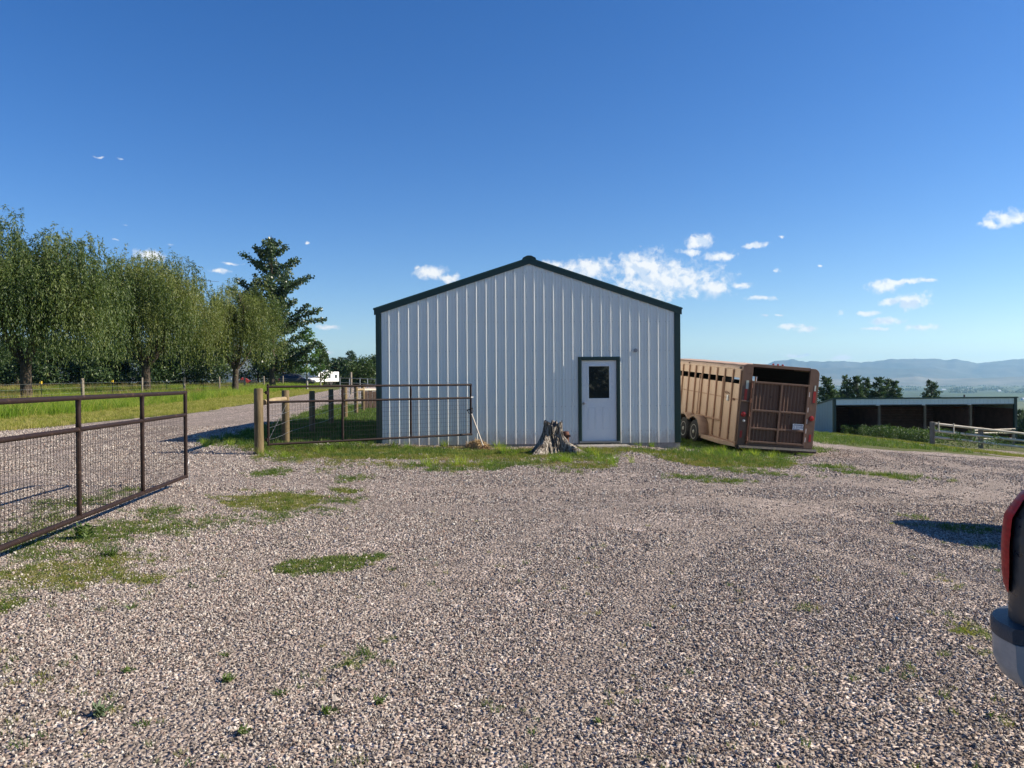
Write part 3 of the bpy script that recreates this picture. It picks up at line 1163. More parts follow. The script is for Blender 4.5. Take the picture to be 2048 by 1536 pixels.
def round_post(mb, x, y, r, z0, z1, n=12, chamfer=.02, lean=(0, 0)):
    rows = []
    h = z1 - z0
    for f, k in ((0, 1.04), (.3, 1.0), (.62, .985), (1 - chamfer / h, .97), (1, .80)):
        rows.append([(x + lean[0] * f + r * k * (1 + .03 * math.sin(3 * a + f * 4)) * math.cos(a), y + lean[1] * f + r * k * (1 + .03 * math.sin(3 * a + f * 4)) * math.sin(a), z0 + h * f)
                     for a in [2 * math.pi * i / n for i in range(n)]])
    b = len(mb.v)
    mb.v += [p for r_ in rows for p in r_]
    for i in range(len(rows) - 1):
        for j in range(n):
            mb.f.append((b + i * n + j, b + i * n + (j + 1) % n, b + (i + 1) * n + (j + 1) % n, b + (i + 1) * n + j))
    mb.f.append(tuple(b + (len(rows) - 1) * n + j for j in range(n)))


def single_post(x, y, r, h, label, mat=None, name='gate_post', cat='post', sink=.25):
    mb = MB()
    round_post(mb, 0, 0, r, -sink, h, 14)
    o = mb.build(name, mat or M_POST, None, True)
    o.location = (x, y, h1(x, y))
    return tag(o, label, cat)


single_post(-5.10, 15.48, .092, 1.33, 'thick round timber gate post carrying the gate in front of the barn')
single_post(-4.05, 5.70, .092, 1.5, 'round timber post at the hinge of the near left gate')
pf = empty('post_fence', (0, 0, 0), (0, 0, 0), 'round timber post fence with barbed wire leading back beside the barn', 'fence')
FP = [(-5.3, 18.0, 1.24, .09), (-5.615, 21.6, 1.20, .085), (-5.93, 25.2, 1.18, .085), (-6.25, 28.8, 1.2, .085), (-6.57, 32.4, 1.2, .085), (-6.9, 35.6, 1.2, .085)]
for x, y, h, r in FP:
    mb = MB()
    round_post(mb, x, y, r, h1(x, y) - .2, h1(x, y) + h, 12)
    mb.build('post', M_POST, pf, True)
for (a, b, z) in (((-5.05, 15.6), (-5.3, 18.0), 1.04), (FP[4][:2], FP[5][:2], 1.05)):
    mb = MB()
    za, zb_ = h1(*a) + z, h1(*b) + z
    mb.tube([(a[0], a[1] + .05, za), ((a[0] + b[0]) / 2, (a[1] + b[1]) / 2, (za + zb_) / 2 + .01), (b[0], b[1] - .05, zb_)], [.055, .06, .052], 10)
    mb.build('brace_rail', M_BRACE, pf, True)
allp = [(-5.05, 15.6, 0, 0)] + FP
for k, z in enumerate((.28, .52, .76, .98)):
    mb = MB()
    pts = []
    for (x0, y0, *_), (x1, y1, *_) in zip(allp[:-1], allp[1:]):
        for f in (0, .33, .66):
            x, y = x0 + (x1 - x0) * f, y0 + (y1 - y0) * f
            pts.append((x + .08, y, h1(x, y) + z - .02 * math.sin(math.pi * f) + .012 * math.sin(k * 3 + y)))
    mb.tube(pts, .0035, 4, False)
    mb.build('wire', M_GALV, pf, fixn=False)
mb = MB()
mb.cyl((-5.0, 15.7, h1(-5, 15.7) + .22), (-5.26, 17.9, h1(-5.3, 18) + .9), .004, n=5)
mb.build('wire', M_GALV, pf)

# boarded pen wall and pipe panels further back beside the driveway
bf = empty('board_fence', (0, 0, 0), (0, 0, 0), 'dark upright board fence beyond the timber posts beside the barn', 'fence')
A, B = Vector((-7.25, 37.6, 0)), Vector((-6.2, 38.6, 0))
nb = 9
B = Vector((-5.6, 39.2, 0))
for i in range(nb):
    p = A.lerp(B, (i + .5) / nb)
    mb = MB()
    mb.box(-.105, .105, -.02, .02, -.1, .92 + .02 * math.sin(i * 2.3))
    o = mb.build('board', M_DECKING, bf)
    o.location = (p.x, p.y, h1(p.x, p.y))
    o.rotation_euler = (0, R(.6 * math.sin(i * 5)), math.atan2(B.y - A.y, B.x - A.x))
mb = MB()
mb.tube([(A.x - .2, A.y - .2, h1(A.x, A.y) + 1.0), (B.x + .1, B.y, h1(B.x, B.y) + 1.0)], .06, 8)
mb.build('top_rail', M_RAIL, bf, True)

pp = empty('pipe_panel_fence', (0, 0, 0), (0, 0, 0), 'grey pipe corral panels on the slope behind the board fence', 'fence')
q = [P(680, 766, 62), P(720, 770, 55), P(752, 773, 49)]
q = [(v.x, v.y) for v in q]
for z in (.35, .7, 1.05, 1.4):
    MB().tube([(x, y, h1(x, y) + z) for x, y in q], .022, 6).build('rail', M_GALV, pp, fixn=False)
for f in (0, .25, .5, .75, 1.0):
    x = float(np.interp(f, [0, .5, 1], [v[0] for v in q]))
    y = float(np.interp(f, [0, .5, 1], [v[1] for v in q]))
    MB().cyl((x, y, h1(x, y) - .1), (x, y, h1(x, y) + 1.45), .03, n=8).build('upright', M_GALV, pp, True)
o = P(702, 752, 66)
wp = MB()
round_post(wp, 0, 0, .1, -.3, 1.9, 10)
wp = wp.build('corner_post', M_POSTGREY, None, True)
wp.location = (o.x, o.y, h1(o.x, o.y))
tag(wp, 'pale tall timber post standing alone by the pipe corral panels', 'post')

# ------------------------------------------------------------------ pasture fence along the driveway
fence = empty('wire_fence', (0, 0, 0), (0, 0, 0), 'barbed wire fence of steel and timber posts along the left meadow', 'fence')
M_TPOST = paint('green_steel_post', (.03, .05, .04), .6, .3)
M_TCAP = paint('yellow_plastic_cap', (.62, .42, .03), .5)
M_TCAPW = paint('white_post_tip', (.6, .58, .5), .6)
FN = []
for t in range(-3, 26):
    x, y = -25.7 - .333 * t + .12 * math.sin(t * 2.1), 42 + 4.5 * t
    z = h1(x, y)
    FN.append((x, y, z))
    if t % 2:
        mb = MB()
        round_post(mb, 0, 0, .088 + .014 * math.sin(t * 1.7), -.25, 1.5 + .07 * math.sin(t * 3.1), 10, lean=(.04 * math.sin(t * 4.4), 0))
        o = mb.build('timber_post', M_POSTGREY, fence, True)
        o.location = (x, y, z)
    else:
        mb = MB()
        mb.box(-.02, .02, -.004, .004, -.3, 1.32).box(-.004, .004, -.004, .03, -.3, 1.32)
        o = mb.build('steel_post', M_TPOST, fence)
        o.location = (x, y, z)
        mb = MB()
        near_cap = t < 4
        mb.box(-.04 if near_cap else -.026, .04 if near_cap else .026, -.04, .04, 1.22 if near_cap else 1.2, 1.38 if near_cap else 1.34)
        if near_cap:
            mb.box(-.05, -.04, -.06, .06, 1.27, 1.32)
        c = mb.build('cap', M_TCAP if near_cap else M_TCAPW, o)
for k, z in enumerate((.35, .65, .95, 1.22)):
    mb = MB()
    mb.tube([(x + .09, y - .05, zz + z + .015 * math.sin(i * 1.3 + k)) for i, (x, y, zz) in enumerate(FN)], .0045, 4, False)
    mb.build('wire', M_GALV, fence, fixn=False)


# ------------------------------------------------------------------ stump by the door
def stump_material():
    m, t = material('weathered_stump_wood')
    o = t.obj()
    v = t.vm('MULTIPLY', o, (22, 22, 2.2))
    g = t.noise(v, 1.6, 7, .7, dist=.5)
    c = t.ramp(g, [(.34, (.025, .02, .016)), (.46, (.11, .09, .07)), (.56, (.34, .30, .25)), (.74, (.64, .60, .53))])
    rot = t.smooth(t.noise(o, 4.5, 4, .6), .56, .66)
    c = t.mix(t.m('MULTIPLY', rot, .75), c, (.06, .04, .028, 1))
    principled(t, c, .85, 0, t.bump(g, .9, .02), .2)
    return m


M_STUMP = stump_material()


def make_stump():
    na, nz = 150, 46
    Hh = .70
    ROOTS = [(-2.25, .34, .34), (-1.45, .10, .28), (-.42, .46, .24), (.7, .2, .35), (2.2, .25, .4), (3.0, .24, .3)]
    rows = []
    for j in range(nz + 12):
        row = []
        for i in range(na):
            a = 2 * math.pi * i / na - math.pi
            top = Hh + .02 * math.sin(5 * a + 1) + .02 * math.sin(13 * a) + .014 * math.sin(23 * a + 2) - (.10 * math.exp(-((a + 1.3) / .5) ** 2))
            if j <= nz:
                u = j / nz
                z = -.06 + (top + .06) * u
                fl = max(0.0, 1 - u * 1.05)
                lob = sum(A * math.exp(-(((a - c + math.pi) % (2 * math.pi) - math.pi) / wd) ** 2) for c, A, wd in ROOTS)
                r = .195 + .035 * fl + (lob * 1.75) * fl ** 2.5 + lob * .12 * fl
                gx_, gy_ = a * 5.2 + .9 * math.sin(u * 3 + a), u * 1.6
                gr = float(fbm(gx_ + 40, gy_ + 3, 3, 4)) - .5
                gr2 = abs(float(fbm(a * 9 + 70, u * 2.2, 8, 3)) - .5)
                r += .10 * gr * (.6 + fl) - .05 * max(0, .10 - gr2) / .10 * .8
                hole = math.exp(-((a + 1.25) / .34) ** 2 - ((u - .80) / .13) ** 2)
                hole2 = math.exp(-((a + 1.75) / .2) ** 2 - ((u - .58) / .10) ** 2)
                r -= .16 * hole + .08 * hole2
            else:
                k = (j - nz) / 12
                r = (.195 + .03 * math.sin(7 * a)) * (1 - k) + .012 * k
                z = top - .03 - .30 * min(1, k * 1.6) + .03 * math.sin(9 * a + 7 * k)
            row.append((r * math.cos(a), r * math.sin(a), z))
        row.append(row[0])
        rows.append(row)
    mb = MB()
    mb.grid(rows)
    o = mb.build('tree_stump', M_STUMP, None, True)
    p = P(1106, 906, 16.7)
    o.location = (p.x, p.y, h1(p.x, p.y) - .01)
    return tag(o, 'weathered grey hollow tree stump with spreading roots in the grass by the barn', 'stump')


make_stump()
p = P(1131, 897, 17.75)
rp = MB()
rp.lathe([(.085, -.2), (.085, .30), (.092, .31), (.092, .345), (.084, .35), (.083, .385), (.07, .40), (.058, .402), (.055, .3)], (0, 0, 0), 16)
rp.box(-.10, .11, -.11, -.095, .28, .325).cyl((.095, -.1, .30), (.095, .02, .30), .018, n=8)
o = rp.build('pipe_stub', M_RUSTIRON, None, True)
o.location = (p.x, p.y, h1(p.x, p.y))
tag(o, 'short rusty capped pipe standing behind the stump', 'pipe')

# ------------------------------------------------------------------ fork and straw by the gate end
fk = empty('garden_fork', (0, 0, 0), (0, 0, 0), 'long handled garden fork leaning against the free end of the gate', 'fork')
ft = P(966, 893, 17.75)
ft.z = max(ft.z, h1(ft.x, ft.y) + .10)
fh = P(943, 828, 18.11)
ax = (fh - ft).normalized()
MB().tube([ft, ft.lerp(fh, .5), fh], [.017, .019, .017], 8).build('handle', M_SHOVEL, fk, True)
side = ax.cross(Vector((0, 1, 0))).normalized()
mb = MB()
mb.tube([fh, fh + ax * .05 + side * .055, fh + ax * .13 + side * .06], .010, 6).tube([fh, fh + ax * .05 - side * .055, fh + ax * .13 - side * .06], .010, 6)
mb.build('grip_fork', M_BLACKPL, fk, True)
MB().cyl(fh + ax * .13 + side * .075, fh + ax * .13 - side * .075, .016, n=8).build('grip', M_BLACKPL, fk, True)
for k in range(4):
    s = (k - 1.5) * .062
    mb = MB()
    b = ft + side * s * .9
    fw = Vector((.02, -.05, 0))
    mb.tube([ft, ft + side * s * .6 - ax * .02, b - ax * .07 + fw * .3, b - ax * .2 + fw * .9, b - ax * .30 + fw * .6], [.009, .009, .008, .007, .004], 6)
    mb.build('tine', M_RUSTIRON, fk, True)

sv, sf = [], []
for i in range(900):
    a = random.random() * 6.283
    rr = math.sqrt(random.random())
    c = Vector((.29 * rr * math.cos(a), .2 * rr * math.sin(a), 0))
    c.z = .20 * (1 - rr ** 2.5) * random.uniform(.55, 1) + .01
    d = Vector((random.gauss(0, 1), random.gauss(0, 1), random.gauss(0, .35))).normalized() * random.uniform(.05, .12)
    n = d.cross(Vector((random.gauss(0, .4), random.gauss(0, .4), 1))).normalized() * .0035
    b = len(sv)
    sv += [c - d - n, c - d + n, c + d + n, c + d - n]
    sf.append((b, b + 1, b + 2, b + 3))
straw = MB()
straw.add(sv, sf)
rows = []
for j in range(8):
    f = j / 7
    rows.append([(.27 * math.cos(a) * math.cos(f * 1.57) * (1 + .1 * math.sin(3 * a)), .18 * math.sin(a) * math.cos(f * 1.57), .17 * math.sin(f * 1.57) + .012 * math.sin(5 * a + j)) for a in [2 * math.pi * i / 20 for i in range(21)]])
straw.grid(rows)
straw = straw.build('straw_heap', M_STRAW, None, fixn=False)
p = P(954, 896, 18.0)
straw.location = (p.x, p.y - .02, h1(p.x, p.y) + .0)
tag(straw, 'small heap of tan straw at the foot of the barn wall under the fork', 'straw heap')


# ------------------------------------------------------------------ stock trailer
def rusty(name, base, rust, amount, rough=.6, streak=.8, var=.25):
    m, t = material(name)
    o = t.obj()
    v = t.vm('MULTIPLY', o, (9, 9, streak))
    n = t.noise(v, 1.5, 6, .65)
    c = t.mix(1.0, (*base, 1), t.ramp(n, [(.25, 1 - var), (.75, 1 + var * .5)]), 'MULTIPLY')
    st = t.smooth(n, .80 - amount, .92 - amount)
    c = t.mix(t.m('MULTIPLY', st, .55), c, (*rust, 1))
    bl = t.smooth(t.noise(o, 7.0, 7, .75), .86 - amount, .90 - amount)
    c = t.mix(bl, c, (rust[0] * .5, rust[1] * .45, rust[2] * .45, 1))
    sp = t.smooth(t.noise(o, 45.0, 3, .6), .88 - amount, .93 - amount)
    c = t.mix(t.m('MULTIPLY', sp, .7), c, (rust[0] * .7, rust[1] * .6, rust[2] * .6, 1))
    principled(t, c, rough, 0, t.bump(t.noise(o, 2.2, 3), .25, .05), .35)
    return m


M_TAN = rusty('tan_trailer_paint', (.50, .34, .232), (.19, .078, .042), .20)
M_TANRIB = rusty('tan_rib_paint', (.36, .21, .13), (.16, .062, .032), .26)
M_TANREAR = rusty('dirty_shaded_rear_paint', (.115, .060, .038), (.05, .020, .012), .26, .5)  # dirt and rust, with the shade of the rear darkened into the base
M_TANPOST = rusty('dirty_shaded_post_paint', (.145, .085, .058), (.07, .028, .017), .24, .6)  # brown of dirt and rust plus the rear's shade put into the colour
M_TRBLACK = paint('trailer_black', (.018, .018, .018), .6, 0, .4, 8, (.10, .07, .05), .12, .2, 30)
M_TYRE = paint('tyre_rubber', (.018, .018, .019), .8, 0, .3, 14, (.07, .06, .05), .15, .3, 70)
M_RIM = paint('cream_rim', (.50, .47, .40), .5, .1, .3, 20, (.18, .1, .06), .12)
M_REDLENS = paint('red_lens', (.30, .010, .012), .25, 0, .2, 30)
M_REDREF = paint('red_reflector', (.30, .015, .015), .35)
M_WHITEREF = paint('pale_reflector', (.42, .46, .40), .4)
M_CLEARLENS = paint('clear_lens', (.62, .60, .56), .25)
M_PLATE = paint('plate_white', (.50, .55, .60), .5, 0, .12, 60)
M_PLATEBLUE = paint('plate_blue', (.05, .09, .18), .5)

TW, TL, TH = 2.08, 4.9, 2.02
trl = empty('stock_trailer', P(1473, 885, 19.7), (0, 0, 0), 'rusty tan livestock trailer with slatted air gap parked beside the barn', 'trailer')
trl.rotation_mode = 'QUATERNION'
trl.rotation_quaternion = (Matrix.Rotation(R(8.8), 3, 'Z') @ Matrix.Rotation(R(3.4), 3, 'X') @ Matrix.Rotation(R(4.4), 3, 'Y')).to_quaternion()
RIBS = [.5 * k for k in range(1, 10)]
edges = [.03] + RIBS + [TL]
for side_x, s in ((0.0, -1), (TW, 1)):
    for a, b in zip(edges[:-1], edges[1:]):
        for z0_, z1_, nm in ((.0, 1.095, 'side_panel'), (1.105, 1.50, 'side_panel'), (1.655, 1.865, 'side_panel')):
            mb = MB()
            mb.box(side_x - .006, side_x + .006, a + .004, b - .004, z0_, z1_)
            mb.build(nm, M_TAN, trl)
    for y in RIBS + ([.045] if s < 0 else []):
        mb = MB()
        x0, x1 = (side_x - .048, side_x - .008) if s < 0 else (side_x + .008, side_x + .048)
        mb.box(x0, x1, y - .024, y + .024, .02, 1.86)
        mb.build('rib', M_TANRIB, trl, bevel=.006)
    mb = MB()
    x0, x1 = (side_x - .02, side_x - .0075) if s < 0 else (side_x + .0075, side_x + .02)
    for a, b in zip(edges[:-1], edges[1:]):
        mb.box(x0, x1, a + .026, b - .026, 1.085, 1.115)
    mb.build('belt_seam', M_TANRIB, trl)
    mb = MB()
    mb.box(side_x - .03, side_x + .03, .03, TL, -.07, -.003)
    mb.build('side_rail', M_TANRIB, trl, bevel=.006)
# escape door frame on the near side
mb = MB()
mb.box(-.068, -.049, 1.0, 1.045, .46, 1.62).box(-.068, -.049, 2.56, 2.60, .46, 1.62).box(-.05, -.012, 1.05, 2.55, .44, .485)
mb.build('side_door_frame', M_TANRIB, trl, bevel=.005)
mb = MB()
mb.tube([(-.02, .62, 1.20), (-.075, .60, 1.24), (-.085, .70, 1.27), (-.075, .80, 1.24), (-.02, .78, 1.20)], .010, 6)
mb.build('grab_ring', M_RUSTIRON, trl, True)
mb = MB()
mb.box(-.05, -.01, .66, .73, 1.02, 1.17)
mb.build('latch', M_CLEARLENS, trl, bevel=.01)
MB().box(-.045, -.01, .30, .38, 1.06, 1.11).build('marker_box', M_RUSTIRON, trl)
MB().box(-.03, -.006, .10, .16, 1.885, 1.945).build('side_marker', M_TRBLACK, trl)
MB().box(-.03, -.006, 3.55, 3.6, 1.90, 1.94).build('side_marker', M_RUSTIRON, trl)
# roof skin with rolled edges
rows = []
prof = []
for k in range(9):
    a = math.pi - k * math.pi / 2 / 8
    prof.append((.15 + .155 * math.cos(a), 1.865 + .15 * math.sin(a)))
prof += [(.5, 2.035), (TW / 2, 2.045), (TW - .5, 2.035)]
for k in range(9):
    a = math.pi / 2 - k * math.pi / 2 / 8
    prof.append((TW - .15 + .155 * math.cos(a), 1.865 + .15 * math.sin(a)))
for y in [.02 + (TL - .02) * i / 12 for i in range(13)]:
    rows.append([(x, y, z + .006 * math.sin(y * 9 + x * 2)) for x, z in prof])
mb = MB()
mb.grid(rows)
rf = mb.build('roof', M_TAN, trl, True)
md = rf.modifiers.new('sheet', 'SOLIDIFY')
md.thickness = .008
mb = MB()
for y in (1.2, 2.4, 3.6):
    mb.box(.03, TW - .03, y - .02, y + .02, 1.93, 1.97)
mb.build('roof_bow', M_TANPOST, trl)
MB().box(.012, .03, .06, TL - .05, .0, 1.49).build('shade_lining', M_DECKING, trl)  # dark linings added all round to paint the shade inside the trailer
MB().box(TW - .03, TW - .0135, .06, TL - .05, 1.66, 1.93).build('shade_lining', M_DARK, trl)
MB().box(.012, .03, .06, TL - .05, 1.66, 1.93).build('shade_lining', M_DARK, trl)
MB().box(TW - .03, TW - .0135, .06, 3.3, 1.491, 1.659).build('shade_lining', M_DARK, trl)
MB().box(TW - .03, TW - .0135, .06, TL - .05, .0, 1.49).build('shade_lining', M_DECKING, trl)
MB().box(.03, TW - .03, .06, TL - .05, 1.975, 1.985).build('ceiling_shade_lining', M_DARK, trl)  # black sheet added for the shade under the roof
MB().box(.03, TW - .03, TL - .045, TL - .025, .0, 1.9).build('front_shade_lining', M_DARK, trl)  # black sheet added for the shade at the front end
MB().box(TW - .012, TW + .006, .03, 3.3, 1.501, 1.654).build('side_panel', M_TAN, trl)  # added to close this length of slot and keep the interior dark
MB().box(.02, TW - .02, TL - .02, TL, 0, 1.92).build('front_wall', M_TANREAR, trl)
MB().box(.01, TW - .01, .02, TL - .03, -.06, -.004).build('floor', M_DECKING, trl)
mb = MB()
mb.box(.03, TW - .03, 2.46, 2.50, .05, 1.5)
mb.build('centre_gate', M_DARK, trl)  # coloured black so the interior looks unlit
# rear frame
RX0, RX1 = .255, 1.83


def rear_profile(x0, x1, z0_, left):
    pts = []
    R_ = .15
    if left:
        pts = [(x0, z0_), (x1, z0_), (x1, 2.03)]
        for k in range(7):
            a = math.pi / 2 + k * math.pi / 2 / 6
            pts.append((x0 + R_ + R_ * math.cos(a), 2.03 - R_ + R_ * math.sin(a)))
    else:
        pts = [(x0, z0_), (x1, z0_)]
        for k in range(7):
            a = k * math.pi / 2 / 6
            pts.append((x1 - R_ + R_ * math.cos(a), 2.03 - R_ + R_ * math.sin(a)))
        pts.append((x0, 2.03))
    return pts


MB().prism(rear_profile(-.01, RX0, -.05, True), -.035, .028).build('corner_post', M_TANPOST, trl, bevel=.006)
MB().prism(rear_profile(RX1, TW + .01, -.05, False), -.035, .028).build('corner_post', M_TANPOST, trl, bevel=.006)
MB().box(RX0 + .001, RX1 - .001, -.03, .025, 1.965, 2.045).build('rear_header', M_TANPOST, trl, bevel=.006)
MB().box(RX0 + .001, RX1 - .001, -.03, .03, -.05, .03).build('rear_sill', M_TANPOST, trl)
# rear gate: frame bars and six sheets
gz = [.045, .40, .86, 1.58]
gxm = [RX0 + .04, 1.07, RX1 - .015]
for i in range(3):
    for j in range(2):
        mb = MB()
        x0, x1 = gxm[j] + .02, gxm[j + 1] - .02
        n = 15
        rows = []
        for z in (gz[i] + .02, gz[i + 1] - .02):
            rows.append([(x0 + (x1 - x0) * k / n, -.012 + (.012 if k % 2 else 0), z) for k in range(n + 1)])
        mb.grid(rows)
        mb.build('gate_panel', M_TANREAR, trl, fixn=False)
for z in gz:
    mb = MB()
    for j in range(2):
        mb.box(gxm[j] + .024, gxm[j + 1] - .024, -.055, -.012, z - .024, z + .024)
    mb.build('gate_bar', M_TANPOST, trl, bevel=.005)
for x in gxm:
    MB().box(x - .024, x + .024, -.056, -.008, .02, 1.605).build('gate_stile', M_TANPOST, trl, bevel=.005)
mb = MB()
mb.cyl((RX0 - .02, -.06, -.02), (RX0 - .02, -.06, 1.62), .016, n=8)
for z in (.12, .75, 1.1, 1.48):
    mb.cyl((RX0 - .02, -.06, z - .06), (RX0 - .02, -.06, z + .06), .03, n=8).box(RX0 - .02, RX0 + .03, -.062, -.05, z - .02, z + .02)
mb.build('hinge_rod', M_RUSTIRON, trl, True)
mb = MB()
chain(mb, (RX0 - .05, -.08, .72), (RX0 - .07, -.09, .50), 0, .04)
mb.build('chain', M_RUSTIRON, trl)
mb = MB()
for z in (.12, .35, .6, .9, 1.3):
    mb.box(RX1 + .012, RX1 + .03, -.05, -.035, z, z + .12)
mb.build('latch_strip', M_CLEARLENS, trl)
MB().box(-.012, RX0 - .03, -.075, -.036, 1.06, 1.10).build('latch_bar', M_TANPOST, trl, bevel=.004)


def disc(name, x, z, r, mat):
    return MB().lathe([(r, -.034), (r, -.05), (r * .9, -.062), (r * .5, -.068), (.001, -.07)], (x, 0, z), 20, 'y').build(name, mat, trl, True)


disc('tail_light', .10, .74, .068, M_REDLENS)
disc('tail_light', 1.975, .74, .068, M_REDLENS)
disc('reverse_light', .12, .575, .036, M_CLEARLENS)
for x, z, wx, wz, mt in ((.13, 1.50, .035, .11, M_WHITEREF), (.11, 1.24, .035, .15, M_REDREF), (.08, .23, .03, .09, M_REDREF),
                         (2.00, 1.53, .02, .07, M_WHITEREF), (2.00, 1.30, .038, .15, M_REDREF), (1.985, .23, .03, .09, M_REDREF)):
    MB().box(x - wx, x + wx, -.039, -.0355, z - wz, z + wz).build('reflector', mt, trl)
mb = MB()
for dx_ in (-.13, 0, .13):
    mb.lathe([(.03, 0), (.028, .03), (.001, .045)], (TW / 2 - .1 + dx_, .02, 2.045), 8)
mb.build('roof_marker', M_REDREF, trl, True)
# plate
plate = MB().box(1.46, 1.755, -.072, -.068, .43, .58).build('licence_plate', M_PLATE, trl)
MB().box(1.485, 1.74, -.0745, -.0725, .545, .567).build('state_band', M_PLATEBLUE, plate)
MB().box(1.475, 1.66, -.0745, -.0725, .437, .452).build('sticker_band', M_PLATEBLUE, plate)
tc = bpy.data.curves.new('plate_text', 'FONT')
tc.body = '5 31102'
tc.size = .085
tc.align_x = 'CENTER'
tc.extrude = .001
to = bpy.data.objects.new('plate_number', tc)
COL.objects.link(to)
dg = bpy.context.evaluated_depsgraph_get()
tm = bpy.data.meshes.new_from_object(to.evaluated_get(dg))
bpy.data.objects.remove(to)
tm.materials.clear()
tm.materials.append(M_PLATEBLUE)
tn = bpy.data.objects.new('plate_number', tm)
COL.objects.link(tn)
tn.parent = plate
tn.location = (1.62, -.074, .468)
tn.rotation_euler = (R(90), 0, 0)
# bumper, hitch underneath, running board
mb = MB()
mb.tube([(.02, -.07, -.105), (TW * .5, -.085, -.105), (TW + .08, -.07, -.105)], .052, 8)
mb.box(.0, TW, -.03, .05, -.15, -.052)
mb.build('rear_bumper', M_TRBLACK, trl, True)
mb = MB()
mb.prism([(1.28, -.05), (1.72, -.05), (1.72, -.18), (1.66, -.27), (1.4, -.27), (1.30, -.18)], .06, .3)
mb.build('bumper_bracket', M_TRBLACK, trl)
mb = MB()
mb.prism([(-.01, .05), (-.20, .62), (-.24, 1.72), (-.01, 1.72)], -.06, -.03, 'z')
mb.prism([(-.01, .06), (-.21, .62), (-.245, 1.72), (-.235, 1.72), (-.20, .63), (-.01, .075)], -.12, -.028, 'z')
mb.build('running_board', M_TAN, trl, bevel=.005)


def fender_line():
    pts = [(1.72, -.06), (1.73, .05)]
    for k in range(9):
        a = math.pi - .12 - k * (math.pi - .95) / 8
        pts.append((2.22 - .47 * math.cos(math.pi - a) if False else 2.22 + .47 * math.cos(a), .02 + .45 * math.sin(a)))
    for k in range(9):
        a = math.pi - .83 - k * (math.pi - .95) / 8
        pts.append((3.0 + .47 * math.cos(a), .02 + .45 * math.sin(a)))
    pts += [(3.48, -.02)]
    return pts


for s in (-1, 1):
    fl = fender_line()
    xo, xi = (-.30, -.01) if s < 0 else (TW + .30, TW + .01)
    mb = MB()
    mb.grid([[(xi, y, z) for y, z in fl], [(xo, y, z) for y, z in fl], [(xo, y + (.0), z - .055) for y, z in fl]])
    f = mb.build('fender', M_TAN, trl, True)
    md = f.modifiers.new('sheet', 'SOLIDIFY')
    md.thickness = .01
    for cy_ in (2.22, 3.0):
        wx = xo + (.14 if s < 0 else -.14)
        wh = empty('wheel', (wx, cy_, -.005))
        wh.parent = trl
        r, hw = .335, .10
        MB().lathe([(.20, -hw), (r * .86, -hw), (r * .96, -hw * .9), (r, -hw * .6), (r, hw * .6), (r * .96, hw * .9), (r * .86, hw), (.20, hw)], (0, 0, 0), 32, 'x').build('tyre', M_TYRE, wh, True)
        o_ = -1 if s < 0 else 1
        MB().lathe([(.208, o_ * .092), (.208, o_ * .104), (.19, o_ * .10), (.17, o_ * .05), (.13, o_ * .035), (.12, o_ * .065), (.06, o_ * .075), (.05, o_ * .115), (.001, o_ * .12)], (0, 0, 0), 24, 'x').build('rim', M_RIM, wh, True)
        mb = MB()
        for k in range(8):
            a = 2 * math.pi * k / 8
            mb.lathe([(.022, o_ * .068), (.022, o_ * .0725), (.001, o_ * .073)], (0, .152 * math.cos(a), .152 * math.sin(a)), 8, 'x')
        mb.build('rim_holes', M_TRBLACK, wh)
for y in (2.22, 3.0):
    MB().cyl((-.1, y, -.005), (TW + .1, y, -.005), .04, n=8).build('axle', M_TRBLACK, trl, True)
mb = MB()
for x in (.35, TW - .35):
    mb.tube([(x, .2, -.11), (x, TL, -.11), (TW / 2 + (x - TW / 2) * .1, TL + 1.25, -.11)], .05, 6)
mb.build('drawbar', M_TRBLACK, trl, True)
jb = MB()
jb.cyl((TW / 2, TL + 1.05, -.62), (TW / 2, TL + 1.05, .35), .035, n=10).cyl((TW / 2, TL + 1.05, -.63), (TW / 2, TL + 1.05, -.60), .10, n=12)
jb.build('jack', M_TRBLACK, trl, True)
# chock board on the gravel under the bumper
p = G(1600, 903)
ck = MB().box(-.16, .16, -.07, .07, 0, .06).build('wooden_block', paint('reddish_block', (.32, .16, .11), .85, 0, .3, 14), None, bevel=.006)
ck.location = (p.x, p.y, h1(p.x, p.y) - .005)
ck.rotation_euler = (0, R(3), R(8))
tag(ck, 'short reddish wooden block lying on the gravel under the trailer bumper', 'wooden block')

# ------------------------------------------------------------------ open fronted shed down the slope
SY = 61.8
SX0, SX1 = P(1667, 800, SY).x, P(2033, 800, SY).x
ST, SF = P(1850, 795, SY).z, P(1850, 808.5, SY).z
SW = SX1 - SX0
SB = h1((SX0 + SX1) / 2, SY) - .3
shed = empty('loafing_shed', (SX0, SY, 0), (0, 0, 0), 'long open fronted steel livestock shed on the lower ground', 'shed')
mb = MB()
sp = siding_points(.2, SW - .2, .33, .2)
for (a, da), (b, db) in zip(sp[:-1], sp[1:]):
    mb.add([(a, da * 1.3, SF), (b, db * 1.3, SF), (b, db * 1.3, ST - .1), (a, da * 1.3, ST - .1)], [(0, 1, 2, 3)])
mb.build('fascia_sheet', M_SIDING, shed, fixn=False)
MB().box(.02, SW - .02, .02, .06, SF - .02, ST - .1).build('fascia_beam', M_DECKING, shed)
MB().box(.20, SW - .20, -.035, .015, SF - .055, SF - .003).build('fascia_trim', M_POSTGREY, shed)
DEP = 5.6
BACK = ST - .95
